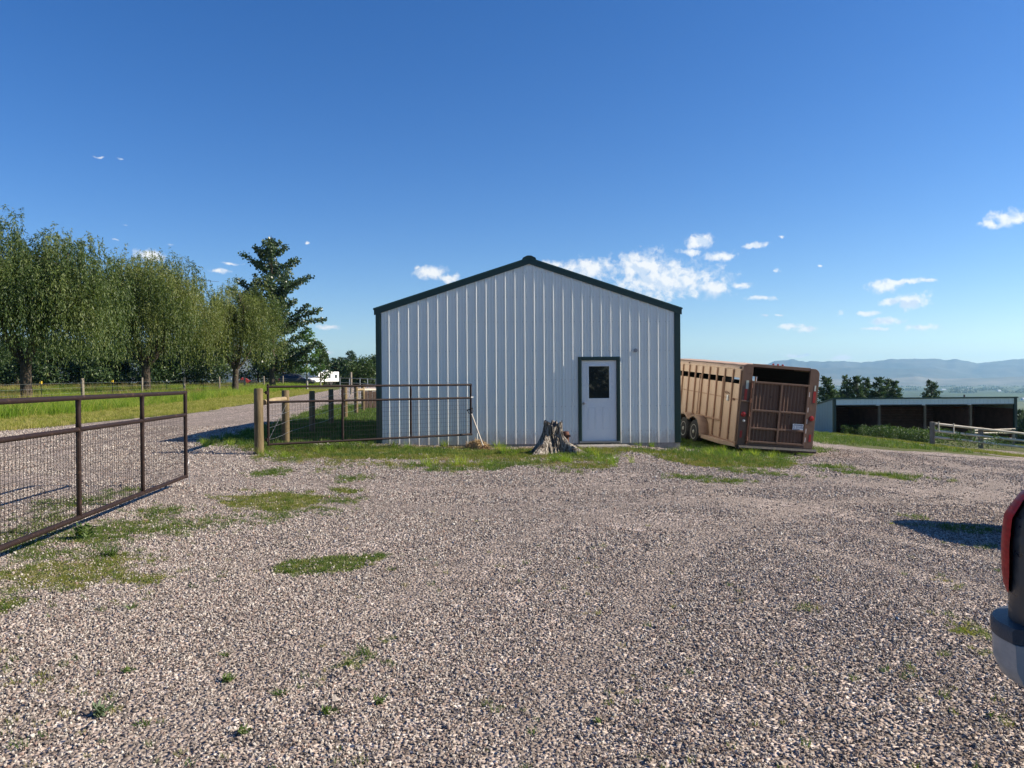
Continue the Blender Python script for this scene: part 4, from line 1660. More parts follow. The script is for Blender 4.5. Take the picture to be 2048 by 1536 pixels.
for k in (0, SW - .02):
    o_ = -.02 if k == 0 else .02
    mb = MB()
    sp = siding_points(.16, DEP, .33, .2)
    x = k if k == 0 else SW

    def top(y):
        return ST - .1 - (.85) * (y / DEP)
    for (a, da), (b, db) in zip(sp[:-1], sp[1:]):
        e = da if k == 0 else -da
        f = db if k == 0 else -db
        mb.add([(x + e, a, SB), (x + f, b, SB), (x + f, b, top(b)), (x + e, a, top(a))], [(0, 1, 2, 3)])
    mb.build('end_wall', M_ENDWALL, shed, fixn=False)
    MB().box(.05 if k == 0 else SW - .10, .10 if k == 0 else SW - .05, .2, DEP - .15, SB, BACK).build('shade_lining', M_SHEDWOOD, shed)  # dark boards added so the end walls look shaded inside
    x0, x1 = (-.03, .19) if k == 0 else (SW - .19, SW + .03)
    MB().box(x0, x1, -.045, .15, SB, ST - .09).build('corner_trim', M_GREEN, shed)
mb = MB()
mb.prism([(-.12, ST - .06), (DEP + .2, ST - 1.0), (DEP + .2, ST - .92), (-.12, ST + .02)], -.08, SW + .08, 'x')
mb.build('roof', M_ROOFST, shed)
mb = MB()
for k in range(1, 4):
    bp = SW * k / 4 + 0.02
    h_ = SF - .06
    MB().box(bp - .085, bp + .085, .0, .16, h1(SX0 + bp, SY) - .4, h_).build('post', M_SHEDPOST, shed)
    MB().box(bp - .11, bp + .11, -.04, -.002, h1(SX0 + bp, SY) - .3, h1(SX0 + bp, SY) + 1.0).build('post_guard', M_SHEDPOST, shed)
    MB().box(bp - .3, bp - .02, -.06, -.002, SF - .09, SF + .02).build('lamp_bracket', M_CLEARLENS, shed)
bh = 12
for i in range(bh):
    z0_, z1_ = SB + (BACK - SB) * i / bh, SB + (BACK - SB) * (i + 1) / bh
    MB().box(.05, SW - .05, DEP - .1 + .012 * (i % 2), DEP - .04 + .01 * (i % 2), z0_ + .002, z1_ - .002).build('back_board', M_SHEDWOOD, shed)
MB().box(.04, SW - .04, DEP - .03, DEP - .01, SB, BACK).build('rear_sheet', M_SIDING, shed)
for bp in (SW * .25, SW * .75):
    MB().box(bp - .03, bp + .03, .3, DEP - .12, SB, BACK - .05).build('partition', M_SHEDWOOD, shed)
MB().cyl((SW * .755, 1.0, ST - .15), (SW * .755, 1.0, ST + .18), .07, n=8).build('roof_vent', M_TRBLACK, shed)

# ------------------------------------------------------------------ rail fence
RFY = 38.7
rf_ = empty('rail_fence', (0, 0, 0), (0, 0, 0), 'pale four rail timber fence running down the slope before the shed', 'fence')
x0r = P(1866, 850, RFY).x
posts = [x0r + 2.44 * k for k in range(0, 4)]


def frail(x):
    return np.interp(x, [x0r, x0r + 4.5, x0r + 8], [P(1870, 847, RFY).z, P(2048, 867, RFY).z, P(2048, 867, RFY).z - .42])


for x in posts:
    zt = float(frail(x)) + .08
    mb = MB()
    mb.box(x - .095, x + .095, -.02 + RFY, .15 + RFY, min(h1(x, RFY), zt - 1.3) - .3, zt)
    mb.build('post', M_POSTGREY, rf_, bevel=.012)
for k, dz in enumerate((0, -.36, -.68, -1.04)):
    for i in range(3):
        xa, xb = posts[i] + (.01 if i else .06), posts[i + 1] - .01
        if k == 3 and i == 0:
            xa += .35
        mb = MB()
        za, zb_ = float(frail(xa)) + dz, float(frail(xb)) + dz
        rr = .062 if k < 3 else .05
        mb.tube([(xa, RFY - .08, za), ((xa + xb) / 2, RFY - .085, (za + zb_) / 2 + .008 * math.sin(3 * i + k)), (xb, RFY - .08, zb_)], [rr, rr * .95, rr * .88], 10)
        mb.build('rail', M_RAIL, rf_, True)
mb = MB()
for x in (x0r + .2, x0r + .95):
    zt = float(frail(x)) + .12
    mb.cyl((x, RFY - .16, zt - .5), (x, RFY - .16, zt), .03, n=8)
mb.build('cleat', M_RAIL, rf_)
# a second, lower rail fence inside the pen
pen = empty('pen_fence', (0, 0, 0), (0, 0, 0), 'short pale rail pen in the open bay of the shed', 'fence')
for k, (py0, py1) in enumerate(((861, 858), (866, 866), (878, 877))):
    a, b = P(1949, py0, 55), P(2030, py1, 56)
    MB().tube([a, b], .055, 8).build('rail', M_RAIL, pen, True)
for px in (1951, 2028):
    a = P(px, 862, 55.3)
    MB().box(a.x - .08, a.x + .08, a.y, a.y + .14, h1(a.x, a.y) - .8, a.z + .15).build('post', M_POSTGREY, pen)


# ------------------------------------------------------------------ vehicles
def car_paint(name, col, dust, amt=.45):
    m, t = material(name)
    o = t.obj()
    n = t.noise(t.vm('MULTIPLY', o, (3, 3, 7)), 3.0, 6, .7)
    d = t.m('MULTIPLY', t.smooth(n, .3, .75), amt)
    c = t.mix(d, (*col, 1), (*dust, 1))
    r = t.m('MULTIPLY_ADD', d, .9, .22)
    principled(t, c, r, 0, t.bump(t.noise(o, 90, 3), .05, .004), .5)
    return m


M_CAR = car_paint('dusty_dark_blue_paint', (.018, .022, .030), (.13, .12, .105), .6)
M_CAR2 = car_paint('dark_grey_paint', (.03, .032, .035), (.10, .085, .07), .4)
M_BUMP = car_paint('grey_bumper_paint', (.46, .435, .40), (.33, .29, .25), .6)
M_PAD = paint('dark_step_pad', (.055, .06, .07), .5, 0, .2, 30, None, 0, .3, 120)
M_CARGLASS = glass_material('car_glass', (.01, .012, .014))


def lens_material():
    m, t = material('ribbed_red_lens')
    o = t.obj()
    z = t.sep(o)[2]
    wv = t.m('SINE', t.m('MULTIPLY', z, 260.0))
    n = t.noise(t.vm('MULTIPLY', o, (14, 14, 30)), 2.0, 3)
    c = t.ramp(n, [(.3, (.36, .006, .010)), (.7, (.62, .012, .018))])
    principled(t, c, .4, 0, t.bump(wv, .10, .004), .15)
    return m


M_LENS = lens_material()
CL, CW = 4.7, 1.82
RZ = [.38, .48, .60, .72, .85, 1.0, 1.10, 1.20, 1.26, 1.40, 1.55, 1.68, 1.75, 1.785]
RR = [.08, .03, .0, .0, .0, .0, .004, .06, .11, .25, .41, .57, .68, .95]
RSd = [.05, .025, .01, .0, .0, .0, .008, .03, .045, .10, .15, .21, .29, .5]
RF = [.12, .04, .0, .0, .06, .30, 1.10, 1.35, 1.45, 1.62, 1.82, 2.05, 2.2, 2.5]


def outline(z, off=0.0, rc=.20, ns=8):
    """Plan outline of the body at height z, from the near side forward end round the rear to the far side and the nose."""
    r, s, f = (float(np.interp(z, RZ, q)) for q in (RR, RSd, RF))
    x0, x1, y0, y1 = r - off, CL - f + off, s - off, CW - s + off
    pts = []
    for cx_, cy_, a0, rad in ((x0 + rc, y0 + rc, -math.pi / 2, rc), (x0 + rc, y1 - rc, math.pi, rc), (x1 - .4, y1 - .4, math.pi / 2, .4), (x1 - .4, y0 + .4, 0, .4)):
        for k in range(ns + 1):
            a = a0 - k * math.pi / 2 / ns
            pts.append((cx_ + rad * math.cos(a), cy_ + rad * math.sin(a), z))
    return pts


def make_suv(loc, rotz, paint_mat, label, name='parked_suv', tall=1.0):
    c = empty(name, loc, (0, 0, rotz), label, 'car')
    c.scale = (1, 1, tall)
    rows = []
    for z in RZ:
        o = outline(z)
        rows.append(o + [o[0]])
    rows.insert(0, [(CL / 2 + (p[0] - CL / 2) * .9, CW / 2 + (p[1] - CW / 2) * .85, .42) for p in rows[0]])
    rows.append([(CL / 2 + (p[0] - CL / 2) * .3, CW / 2, 1.82) for p in rows[-1]])
    mb = MB()
    mb.grid(rows)
    mb.build('body', paint_mat, c, True)
    # tail lamps wrap round the rear corners
    for far in (0, 1):
        rows = []
        zc, hh = 1.016, .200
        for k in range(15):
            u = -1 + 2 * k / 14
            z = zc + hh * u
            e = max(0.0, 1 - abs(u) ** 3.0) ** .5
            o = outline(z, .016 * (.25 + .75 * e))
            row = []
            for q in range(13):
                f = .30 + .70 * q / 12 + .12 * (1 - e) * (1 - q / 12)
                # along: side stretch, then the corner arc, then a bit of the rear
                a = -math.pi / 2 - (f - .26) / .74 * math.pi / 2 if f > .26 else None
                base = o[0]
                if a is None:
                    row.append((base[0] + (.26 - f) / .26 * .07 * e, base[1], z))
                else:
                    r, s = float(np.interp(z, RZ, RR)), float(np.interp(z, RZ, RSd))
                    off = .016 * (.25 + .75 * e)
                    fx = (f - .26) / .74
                    row.append((r - off + .20 + (.20) * math.cos(-math.pi / 2 - fx * math.pi / 2), s - off + .20 + .20 * math.sin(-math.pi / 2 - fx * math.pi / 2), z))
            if far:
                row = [(p[0], CW - p[1], p[2]) for p in row]
            rows.append(row)
        mb = MB()
        mb.grid(rows)
        mb.build('tail_lamp', M_LENS, c, True)
    # bumper: grey moulding under a dark step pad, turned round both corners

    def band(prof, a, mat, nm):
        rows = []
        for off, z in prof:
            o = outline(.72, off, rc=.26, ns=18)
            n1 = 38
            path = [(o[0][0] + a, o[0][1])] + [(p[0], p[1]) for p in o[:n1]] + [(o[n1 - 1][0] + a, o[n1 - 1][1])]
            rows.append([(x - .02 * (1 - min(1, max(0, x) / 1.5)), y, z) for x, y in path])
        mb = MB()
        mb.grid(rows)
        for col in (0, len(rows[0]) - 1):
            mb.add([r_[col] for r_ in rows], [tuple(range(len(rows)))])
        return mb.build(nm, mat, c, True)
    band([(-.03, .52), (.010, .503), (.030, .52), (.045, .57), (.048, .66), (-.03, .66)], .05, M_BUMP, 'bumper')
    band([(-.03, .662), (.050, .662), (.051, .705), (.045, .716), (-.03, .722)], .04, M_PAD, 'bumper_pad')
    mb = MB()
    for s in (0, 1):
        rows = []
        for z in (1.20, 1.30, 1.42, 1.56):
            y = float(np.interp(z, RZ, RSd)) - .004
            y = y if s == 0 else CW - y
            r, f = float(np.interp(z, RZ, RR)), float(np.interp(z, RZ, RF))
            rows.append([(x, y, z) for x in np.linspace(r + .32, CL - f - .55, 6)])
        mb.grid(rows)
    mb.build('side_window', M_CARGLASS, c)
    rows = []
    for z in (1.20, 1.30, 1.42, 1.56):
        r, s = float(np.interp(z, RZ, RR)), float(np.interp(z, RZ, RSd))
        rows.append([(r - .004, y, z) for y in np.linspace(s + .26, CW - s - .26, 5)])
    mb = MB()
    mb.grid(rows)
    mb.build('rear_window', M_CARGLASS, c)
    for x in (.98, CL - .95):
        for y, s in ((.11, -1), (CW - .11, 1)):
            wh = empty('wheel', (x, y, .39))
            wh.parent = c
            r, hw = .39, .115
            MB().lathe([(.24, -hw), (r * .88, -hw), (r * .97, -hw * .85), (r, -hw * .6), (r, hw * .6), (r * .97, hw * .85), (r * .88, hw), (.24, hw)], (0, 0, 0), 28, 'y').build('tyre', M_TYRE, wh, True)
            MB().lathe([(.245, s * .09), (.245, s * .112), (.22, s * .10), (.20, s * .05), (.07, s * .09), (.001, s * .1)], (0, 0, 0), 20, 'y').build('rim', M_STEEL, wh, True)
            mb = MB()
            mb.lathe([(.43, s * -.05), (.43, s * .112), (.40, s * .114), (.40, s * -.05)], (0, 0, .0), 28, 'y')
            mb.build('wheel_arch', M_BLACKPL, wh, True)
    return c


q = P(2006, 1100, 2.98)
make_suv((q.x - .068, q.y + .01, h1(q.x + 1, q.y)), R(-88), M_CAR, 'dusty dark blue car whose rear corner enters at the right edge')
make_suv((6.75, 8.15, h1(8, 9)), R(0), M_CAR2, 'dark grey car parked beyond the right edge, casting its shadow on the gravel', tall=1.1)

# camper far down the driveway
cq = P(655, 766, 122)
cz = h1(cq.x, cq.y)
cs = 122 / FPX
M_CAMPW = paint('white_camper_skin', (.80, .80, .78), .4, 0, .05, 3)
cp = empty('camper', (cq.x, cq.y, cz), (0, 0, R(60)), 'white truck camper with a cab-over bunk parked far along the driveway', 'camper')
top = CAMH + (763 - 744) * cs - cz
MB().prism([(-1.7, .55), (1.5, .55), (1.5, top), (-2.0, top), (-3.1, top - .25), (-3.1, top - .85), (-1.7, top - 1.0)], -1.05, 1.05).build('body', M_CAMPW, cp, bevel=.05)
MB().box(-.7, .3, -.4, .4, top, top + .3).build('roof_unit', M_CAMPW, cp, bevel=.05)
for x in (-.9, .55):
    MB().box(x, x + .5, -1.065, -1.045, top - 1.0, top - .45).build('window', M_CARGLASS, cp)
for y in (-.6, .05, .55):
    MB().box(1.49, 1.512, y, y + .28, top - 1.3, top - .7).build('window', M_CARGLASS, cp)
MB().prism([(-1.75, .5), (-4.6, .5), (-4.6, 1.05), (-3.6, 1.15), (-3.0, top - 1.0), (-1.75, top - 1.0)], -.92, .92).build('truck_cab', M_CAMPW, cp, bevel=.06)
for x in (-3.9, -.2):
    for y in (-.85, .85):
        MB().lathe([(.2, -.12), (.4, -.12), (.42, -.06), (.42, .06), (.4, .12), (.2, .12)], (x, y, .42), 16, 'y').build('wheel', M_TYRE, cp, True)

# red farm machine and a dark car in the shade of the trees
rq = P(495, 762, 98)
M_RED = paint('faded_red_paint', (.24, .022, .02), .5, 0, .2, 4)
rm = empty('farm_machine', (rq.x, rq.y, h1(rq.x, rq.y)), (0, 0, R(20)), 'red farm machine standing in the shade under the third willow', 'farm machine')
e = rq.z - h1(rq.x, rq.y)
MB().prism([(-1.0, .5), (1.1, .5), (1.1, .9), (.2, 1.0), (-.1, e + .35), (-.7, e + .45), (-1.0, e + .05)], -.8, .8).build('body', M_RED, rm, bevel=.06)
for x in (-.65, .75):
    for y in (-.85, .85):
        MB().lathe([(.2, -.14), (.5, -.14), (.54, 0), (.5, .14), (.2, .14)], (x, y, .54), 16, 'y').build('wheel', M_TYRE, rm, True)
q = P(580, 764, 104)
make_suv((q.x - 1.6, q.y, h1(q.x, q.y)), R(8), M_CAR, 'dark car parked in deep shade behind the fence by the tall cottonwood')


# ------------------------------------------------------------------ trees
def leaf_faces(p, d, n, L, W):
    """Diamond shaped leaves: foot p, direction d, facing n, length L, width W (arrays)."""
    d = d / (np.linalg.norm(d, axis=1, keepdims=True) + 1e-9)
    s = np.cross(d, n)
    s /= (np.linalg.norm(s, axis=1, keepdims=True) + 1e-9)
    L = L[:, None]
    W = W[:, None]
    a = p
    b = p + d * L * .45 + s * W * .5
    c = p + d * L
    e = p + d * L * .45 - s * W * .5
    v = np.stack([a, b, c, e], 1).reshape(-1, 3)
    return v, np.arange(len(p) * 4).reshape(-1, 4)


def leaves_object(name, mat, parent, p, d, L, W, rs, tint=None):
    n = rs.normal(size=p.shape)
    v, f = leaf_faces(p, d, n, L, W)
    t = rs.rand(len(p)) if tint is None else tint
    return np_mesh(name, v, f, mat, parent, np.repeat(np.clip(t, 0, 1), 4))


def bark(name, a, b):
    m, t = material(name)
    o = t.obj()
    g = t.noise(t.vm('MULTIPLY', o, (7, 7, 1.6)), 2.2, 6, .65)
    principled(t, t.ramp(g, [(.3, a), (.7, b)]), .9, 0, t.bump(g, .8, .05), .15)
    return m


M_BARK = bark('willow_bark', (.030, .024, .018), (.11, .09, .07))
M_BARKP = bark('pale_bark', (.16, .15, .12), (.42, .40, .35))
M_WILLOW = leafy('willow_leaves', [(.028, .055, .016), (.055, .09, .025), (.10, .14, .042), (.15, .18, .05), (.19, .22, .12)], .32, .5, .3)
M_WILLOWY = leafy('yellowish_willow_leaves', [(.032, .06, .016), (.07, .105, .026), (.125, .16, .04), (.18, .20, .055), (.20, .23, .12)], .34, .5, .3)
M_COTTON = leafy('cottonwood_leaves', [(.028, .058, .028), (.045, .08, .036), (.065, .105, .044), (.12, .165, .085)], .25, .4, .5)
M_ASPEN = leafy('bright_green_leaves', [(.055, .12, .025), (.085, .165, .035), (.12, .21, .05)], .4, .5, .3)
M_DKLEAF = leafy('dark_tree_leaves', [(.025, .05, .018), (.042, .078, .027), (.07, .11, .036)], .22, .5, .35)
M_MIDLEAF = leafy('mid_green_leaves', [(.035, .065, .02), (.055, .095, .028), (.085, .125, .035)], .3, .5, .35)
M_PINE = leafy('pine_needles', [(.03, .06, .034), (.05, .09, .048), (.075, .12, .06), (.11, .15, .08)], .2, .6, .25)


def limb(mb, a, b, r0, r1, bend, rs, n=7, k=6):
    a, b = Vector(a), Vector(b)
    L = (b - a).length
    off = Vector(rs.normal(size=3)) * bend * L
    pts = []
    for i in range(k + 1):
        t = i / k
        pts.append(a.lerp(b, t) + off * math.sin(math.pi * t) + Vector((0, 0, .0)))
    mb.tube(pts, [r0 + (r1 - r0) * (i / k) for i in range(k + 1)], n, False)
    return pts


def willow(base, h, rx, label, seed, mat=M_WILLOW, strands=1500, per=26, trunk_r=.27, low=.16, lean=(0, 0), squash=1.0, gaps=0.0):
    rs = np.random.RandomState(seed)
    t = empty('willow_tree', base, (0, 0, rs.rand() * 6), label, 'tree', 'willows in the left meadow')
    t.rotation_euler = (0, 0, 0)
    tb = MB()
    fork = Vector((lean[0] * .3, lean[1] * .3, h * .24))
    tb.tube([(0, 0, -.3), (.02, 0, .15), (lean[0] * .1, .0, h * .12), fork], [trunk_r * 1.45, trunk_r * 1.12, trunk_r, trunk_r * .92], 10)
    tips = []
    for i in range(8):
        a = 2 * math.pi * i / 8 + rs.normal() * .25
        el = rs.uniform(.55, 1.25)
        rr = rx * rs.uniform(.42, .7)
        e = Vector((lean[0] + rr * math.cos(a) * math.cos(el * .6), lean[1] + rr * math.sin(a) * math.cos(el * .6), h * rs.uniform(.55, .88)))
        pts = limb(tb, fork - Vector((0, 0, rs.uniform(0, h * .06))), e, trunk_r * .5, .05, .08, rs)
        tips += pts[3:]
        for _ in range(4):
            s = pts[rs.randint(2, 6)]
            e2 = s + Vector((rs.normal() * rx * .3, rs.normal() * rx * .3, rs.uniform(.02, .2) * h))
            p2 = limb(tb, s, e2, .05, .012, .1, rs, 5, 4)
            tips += p2[2:]
    tb.build('trunk', M_BARK, t, True)
    # hanging strands start high in the crown and fall
    ct = np.array([lean[0], lean[1], h * .60])
    P_, D_, T_ = [], [], []
    n = 0
    while n < strands:
        dv = rs.normal(size=3)
        dv /= np.linalg.norm(dv)
        if dv[2] < -.25:
            continue
        lump = .48 + .85 * float(fbm(np.array([math.atan2(dv[1], dv[0]) * 2.3 + 9]), np.array([dv[2] * 3.4 + seed]), seed, 3)[0])
        rad = (rs.uniform(.06, 1.0) ** .5) * lump
        if gaps and float(vnoise(np.array([math.atan2(dv[1], dv[0]) * 2.2]), np.array([dv[2] * 3 + rad * 2]), seed + 3)[0]) < gaps:
            n += .35
            continue
        st_ = ct + dv * np.array([rx, rx * .9, h * .43 * squash]) * rad
        ln = rs.uniform(.9, 3.4) * (h / 11) * (1.2 if dv[2] < .3 else .8)
        ln = min(ln, max(.4, st_[2] - h * low * rs.uniform(.6, 1.3)))
        out = np.array([dv[0], dv[1], 0]) * rs.uniform(.1, .45) + rs.normal(size=3) * .10
        s = np.sort(rs.rand(per))
        rise = rs.uniform(.05, .35)
        x = st_[None, :] + out[None, :] * (1 - np.exp(-2.2 * s))[:, None] * 1.4
        x[:, 2] = st_[2] + rise * np.sin(np.minimum(s * 4, 3.14)) * .6 - ln * s ** 1.35
        x += rs.normal(size=x.shape) * .035
        dd = np.stack([out[0] * np.exp(-2 * s) + rs.normal(size=per) * .45, out[1] * np.exp(-2 * s) + rs.normal(size=per) * .45, -np.clip(s * 2.2 - .25, -.4, 1.2) - .2 + rs.normal(size=per) * .3], -1)
        P_.append(x)
        D_.append(dd)
        base_t = .02 + .92 * float(vnoise(np.array([st_[0] * .55 + 50]), np.array([st_[2] * .55 + st_[1] * .3 + 50]), seed + 1)[0])
        T_.append(base_t + rs.normal(size=per) * .16)
        n += 1
    p = np.concatenate(P_)
    d = np.concatenate(D_)
    L = rs.uniform(.12, .23, len(p))
    leaves_object('crown', mat, t, p, d, L, L * .28, rs, np.concatenate(T_))
    return t


def clump_tree(name, base, h, label, seed, mat, bark_m, branches, leaf=(.10, .17), leaves_per=150, group=None, trunk_r=.22, rad=(.45, .85), wratio=.75, lean=(0, 0), cat='tree'):
    """Trunk with rising limbs; leaves sit in clumps along each limb. branches: (height fraction, azimuth, length, rise)."""
    rs = np.random.RandomState(seed)
    t = empty(name, base, (0, 0, 0), label, cat, group)
    tb = MB()
    tp = [(lean[0] * f ** 2, lean[1] * f ** 2, -.3 + (h * .97 + .3) * f) for f in (0, .08, .3, .5, .7, .85, 1)]
    tb.tube(tp, [trunk_r * 1.3, trunk_r, trunk_r * .8, trunk_r * .6, trunk_r * .38, trunk_r * .2, .02], 9)
    C_, Rr = [], []
    for hf, az, ln, rise in branches:
        s = Vector((lean[0] * hf ** 2, lean[1] * hf ** 2, h * hf))
        e = s + Vector((ln * math.cos(az) * math.cos(rise), ln * math.sin(az) * math.cos(rise), ln * math.sin(rise)))
        pts = limb(tb, s, e, max(.02, trunk_r * .32 * (1 - hf * .6)), .012, .06, rs, 5, 6)
        m = max(2, int(ln / .55))
        for k in range(m):
            f = .28 + .75 * (k + .5) / m
            i = min(int(f * 6), 5)
            c = pts[i].lerp(pts[i + 1], min(1, f * 6 - i))
            C_.append(c)
            Rr.append(rs.uniform(*rad) * (1.05 - .45 * f))
    tb.build('trunk', bark_m, t, True)
    P_, T_ = [], []
    for c, r in zip(C_, Rr):
        k = int(leaves_per * (r / rad[1]) ** 2) + 8
        g = rs.normal(size=(k, 3))
        g /= np.linalg.norm(g, axis=1, keepdims=True)
        g *= (rs.rand(k, 1) ** .45) * r * np.array([1, 1, .72])
        P_.append(np.array(c)[None] + g)
        T_.append(np.full(k, rs.uniform(.1, .8)) + rs.normal(size=k) * .18)
    p = np.concatenate(P_)
    d = rs.normal(size=p.shape) + np.array([0, 0, -.3])
    L = rs.uniform(leaf[0], leaf[1], len(p))
    leaves_object('crown', mat, t, p, d, L, L * wratio, rs, np.concatenate(T_))
    return t


def bushy(name, base, h, rx, label, seed, mat, group=None, n=7000, leaf=(.16, .3), bark_m=None, squash=.8, cat='tree', low=.05):
    rs = np.random.RandomState(seed)
    t = empty(name, base, (0, 0, 0), label, cat, group)
    tb = MB()
    tb.tube([(0, 0, -.3), (.05, 0, h * .3), (.0, .05, h * .75)], [.18, .14, .04], 7)
    for i in range(6):
        a = i * 1.05
        limb(tb, (0, 0, h * (.15 + .07 * i)), (rx * .7 * math.cos(a), rx * .7 * math.sin(a), h * (.4 + .08 * i)), .06, .02, .08, rs, 5, 4)
    tb.build('trunk', bark_m or M_BARK, t, True)
    k = 46
    cz = rs.rand(k) ** .8
    ang = rs.rand(k) * 6.283
    env = np.sin(np.pi * np.clip(.12 + .88 * cz, 0, 1)) ** .55 * (1.05 - .55 * cz)
    rr = rx * env * rs.uniform(.35, 1.0, k)
    C_ = np.stack([rr * np.cos(ang), rr * np.sin(ang), h * (low + (.95 - low) * cz)], -1)
    per = n // k
    P_, T_ = [], []
    for c in C_:
        g = rs.normal(size=(per, 3))
        g /= np.linalg.norm(g, axis=1, keepdims=True)
        g *= (rs.rand(per, 1) ** .4) * rx * rs.uniform(.2, .36) * np.array([1, 1, squash])
        P_.append(c + g)
        T_.append(rs.uniform(.1, .75) + rs.normal(size=per) * .2)
    p = np.concatenate(P_)
    p[:, 2] = np.maximum(p[:, 2], .05)
    d = rs.normal(size=p.shape)
    L = rs.uniform(leaf[0], leaf[1], len(p))
    leaves_object('crown', mat, t, p, d, L, L * .7, rs, np.concatenate(T_))
    return t


def pine(base, h, r, label, seed, group, name='pine_tree', mat=None, dens=1.0, bare=.12):
    rs = np.random.RandomState(seed)
    t = empty(name, base, (0, 0, 0), label, 'tree', group)
    tb = MB()
    tb.tube([(0, 0, -.4), (0, 0, h * .5), (.05, 0, h)], [.024 * h, .014 * h, .01], 8)
    P_, D_, T_ = [], [], []
    z = h * bare
    while z < h * .985:
        f = z / h
        nb_ = 6 if f < .8 else 4
        for i in range(nb_):
            a = rs.rand() * 6.283
            ln = r * (1 - f) ** .85 * rs.uniform(.6, 1.15) + .12
            up = rs.uniform(-.12, .22) + .45 * f
            e = np.array([math.cos(a) * ln, math.sin(a) * ln, ln * up])
            if f < .9:
                tb.tube([(0, 0, z), tuple(np.array([0, 0, z]) + e * .9)], [.02 + .012 * ln, .008], 4, False)
            m = int((10 + 26 * ln / r) * dens)
            s = rs.uniform(.22, 1.0, m) ** .8
            w = .10 + .16 * ln * .35
            x = np.array([0, 0, z])[None] + e[None] * s[:, None] + rs.normal(size=(m, 3)) * np.array([w, w, w * .55])
            P_.append(x)
            D_.append(e[None] / ln * .8 + rs.normal(size=(m, 3)) * .55 + np.array([0, 0, .35]))
            T_.append(rs.uniform(.15, .7) + rs.normal(size=m) * .18)
        z += h * .036 * rs.uniform(.8, 1.2)
    tb.build('trunk', M_BARK, t, True)
    p = np.concatenate(P_)
    L = rs.uniform(.28, .5, len(p)) * (h / 9) ** .5
    leaves_object('crown', mat or M_PINE, t, p, np.concatenate(D_), L, L * .34, rs, np.concatenate(T_))
    return t


def at(px, Y):
    """A point of the ground under pixel column px at depth Y."""
    x = P(px, 768, Y).x
    return (x, Y, h1(x, Y))


willow(at(52, 44), 10.1, 5.3, 'large weeping willow nearest the fence at the left edge of the meadow', 3, strands=5200, trunk_r=.30, low=.13)
willow(at(292, 60), 11.2, 5.7, 'rounded weeping willow between the near willow and the tall cottonwood', 8, M_WILLOWY, strands=5600, trunk_r=.34, low=.085)
willow(at(470, 68), 9.9, 4.3, 'thin weeping willow with bare branches in front of the tall cottonwood', 14, M_WILLOWY, strands=3000, trunk_r=.26, low=.09, lean=(.3, 0), gaps=.44)
br = []
rs0 = np.random.RandomState(77)
for i in range(66):
    hf = .12 + .86 * (i / 65)
    prof = np.interp(hf, [.1, .3, .5, .65, .8, .92, 1.0], [5.4, 6.6, 5.4, 4.2, 2.9, 1.6, .8])
    br.append((hf * .93, i * 2.39 + rs0.normal() * .3, prof * rs0.uniform(.5, 1.15), rs0.uniform(.12, .5) + .5 * hf))
clump_tree('cottonwood_tree', at(545, 84), 17.4, 'tall dark cottonwood with ragged upswept branches towering over the willows', 21, M_COTTON, M_BARK, br, (.17, .32), 150, None, .32, (.45, .95), .85)
br = [(.18 + .75 * i / 19, i * 2.4, 2.4 * (1.05 - .8 * i / 19), .6) for i in range(20)]
clump_tree('aspen_tree', at(614, 88), 7.2, 'bright green young tree with a pale trunk right of the cottonwood', 31, M_ASPEN, M_BARKP, br, (.14, .26), 120, None, .13, (.4, .75), .8)
br = [(.15 + .8 * i / 17, i * 2.4 + 1, 2.1 * (1.05 - .8 * i / 17), .6) for i in range(18)]
clump_tree('aspen_tree', at(641, 104), 6.0, 'small bright green tree just left of the white camper', 33, M_MIDLEAF, M_BARKP, br, (.16, .28), 110, None, .12, (.45, .75), .8)
GH = 'dark trees behind the willows'
DARK_LABELS = [
    'dark bushy tree at the left frame edge behind the large willow',
    'dark bushy tree directly behind the trunk of the large willow',
    'dark bushy tree just right of the large willow trunk',
    'dark bushy tree behind the first timber post of the wire fence',
    'dark bushy tree in the gap between the two large willows',
    'dark bushy tree left of the second willow trunk',
    'dark bushy tree right of the second willow trunk',
    'dark bushy tree behind the far end post of the near gate',
    'dark bushy tree left of the thin willow trunk',
    'dark bushy tree between the thin willow and the cottonwood trunk',
    'dark bushy tree right of the cottonwood trunk',
]
for i, (px, Y, h, rx) in enumerate([(-30, 92, 5.2, 4.2), (35, 100, 5.6, 4.4), (95, 94, 5.0, 4.0), (150, 104, 5.8, 4.2), (205, 96, 5.0, 3.8), (258, 106, 5.8, 4.3), (318, 98, 5.4, 4.2),
                                    (372, 105, 6.2, 4.2), (424, 100, 6.6, 4.2), (516, 112, 6.8, 4.4), (566, 110, 5.2, 3.6)]):
    bushy('dark_tree', at(px, Y), h * 1.18, rx, DARK_LABELS[i], 100 + i, M_DKLEAF, GH, 9500, (.2, .38))
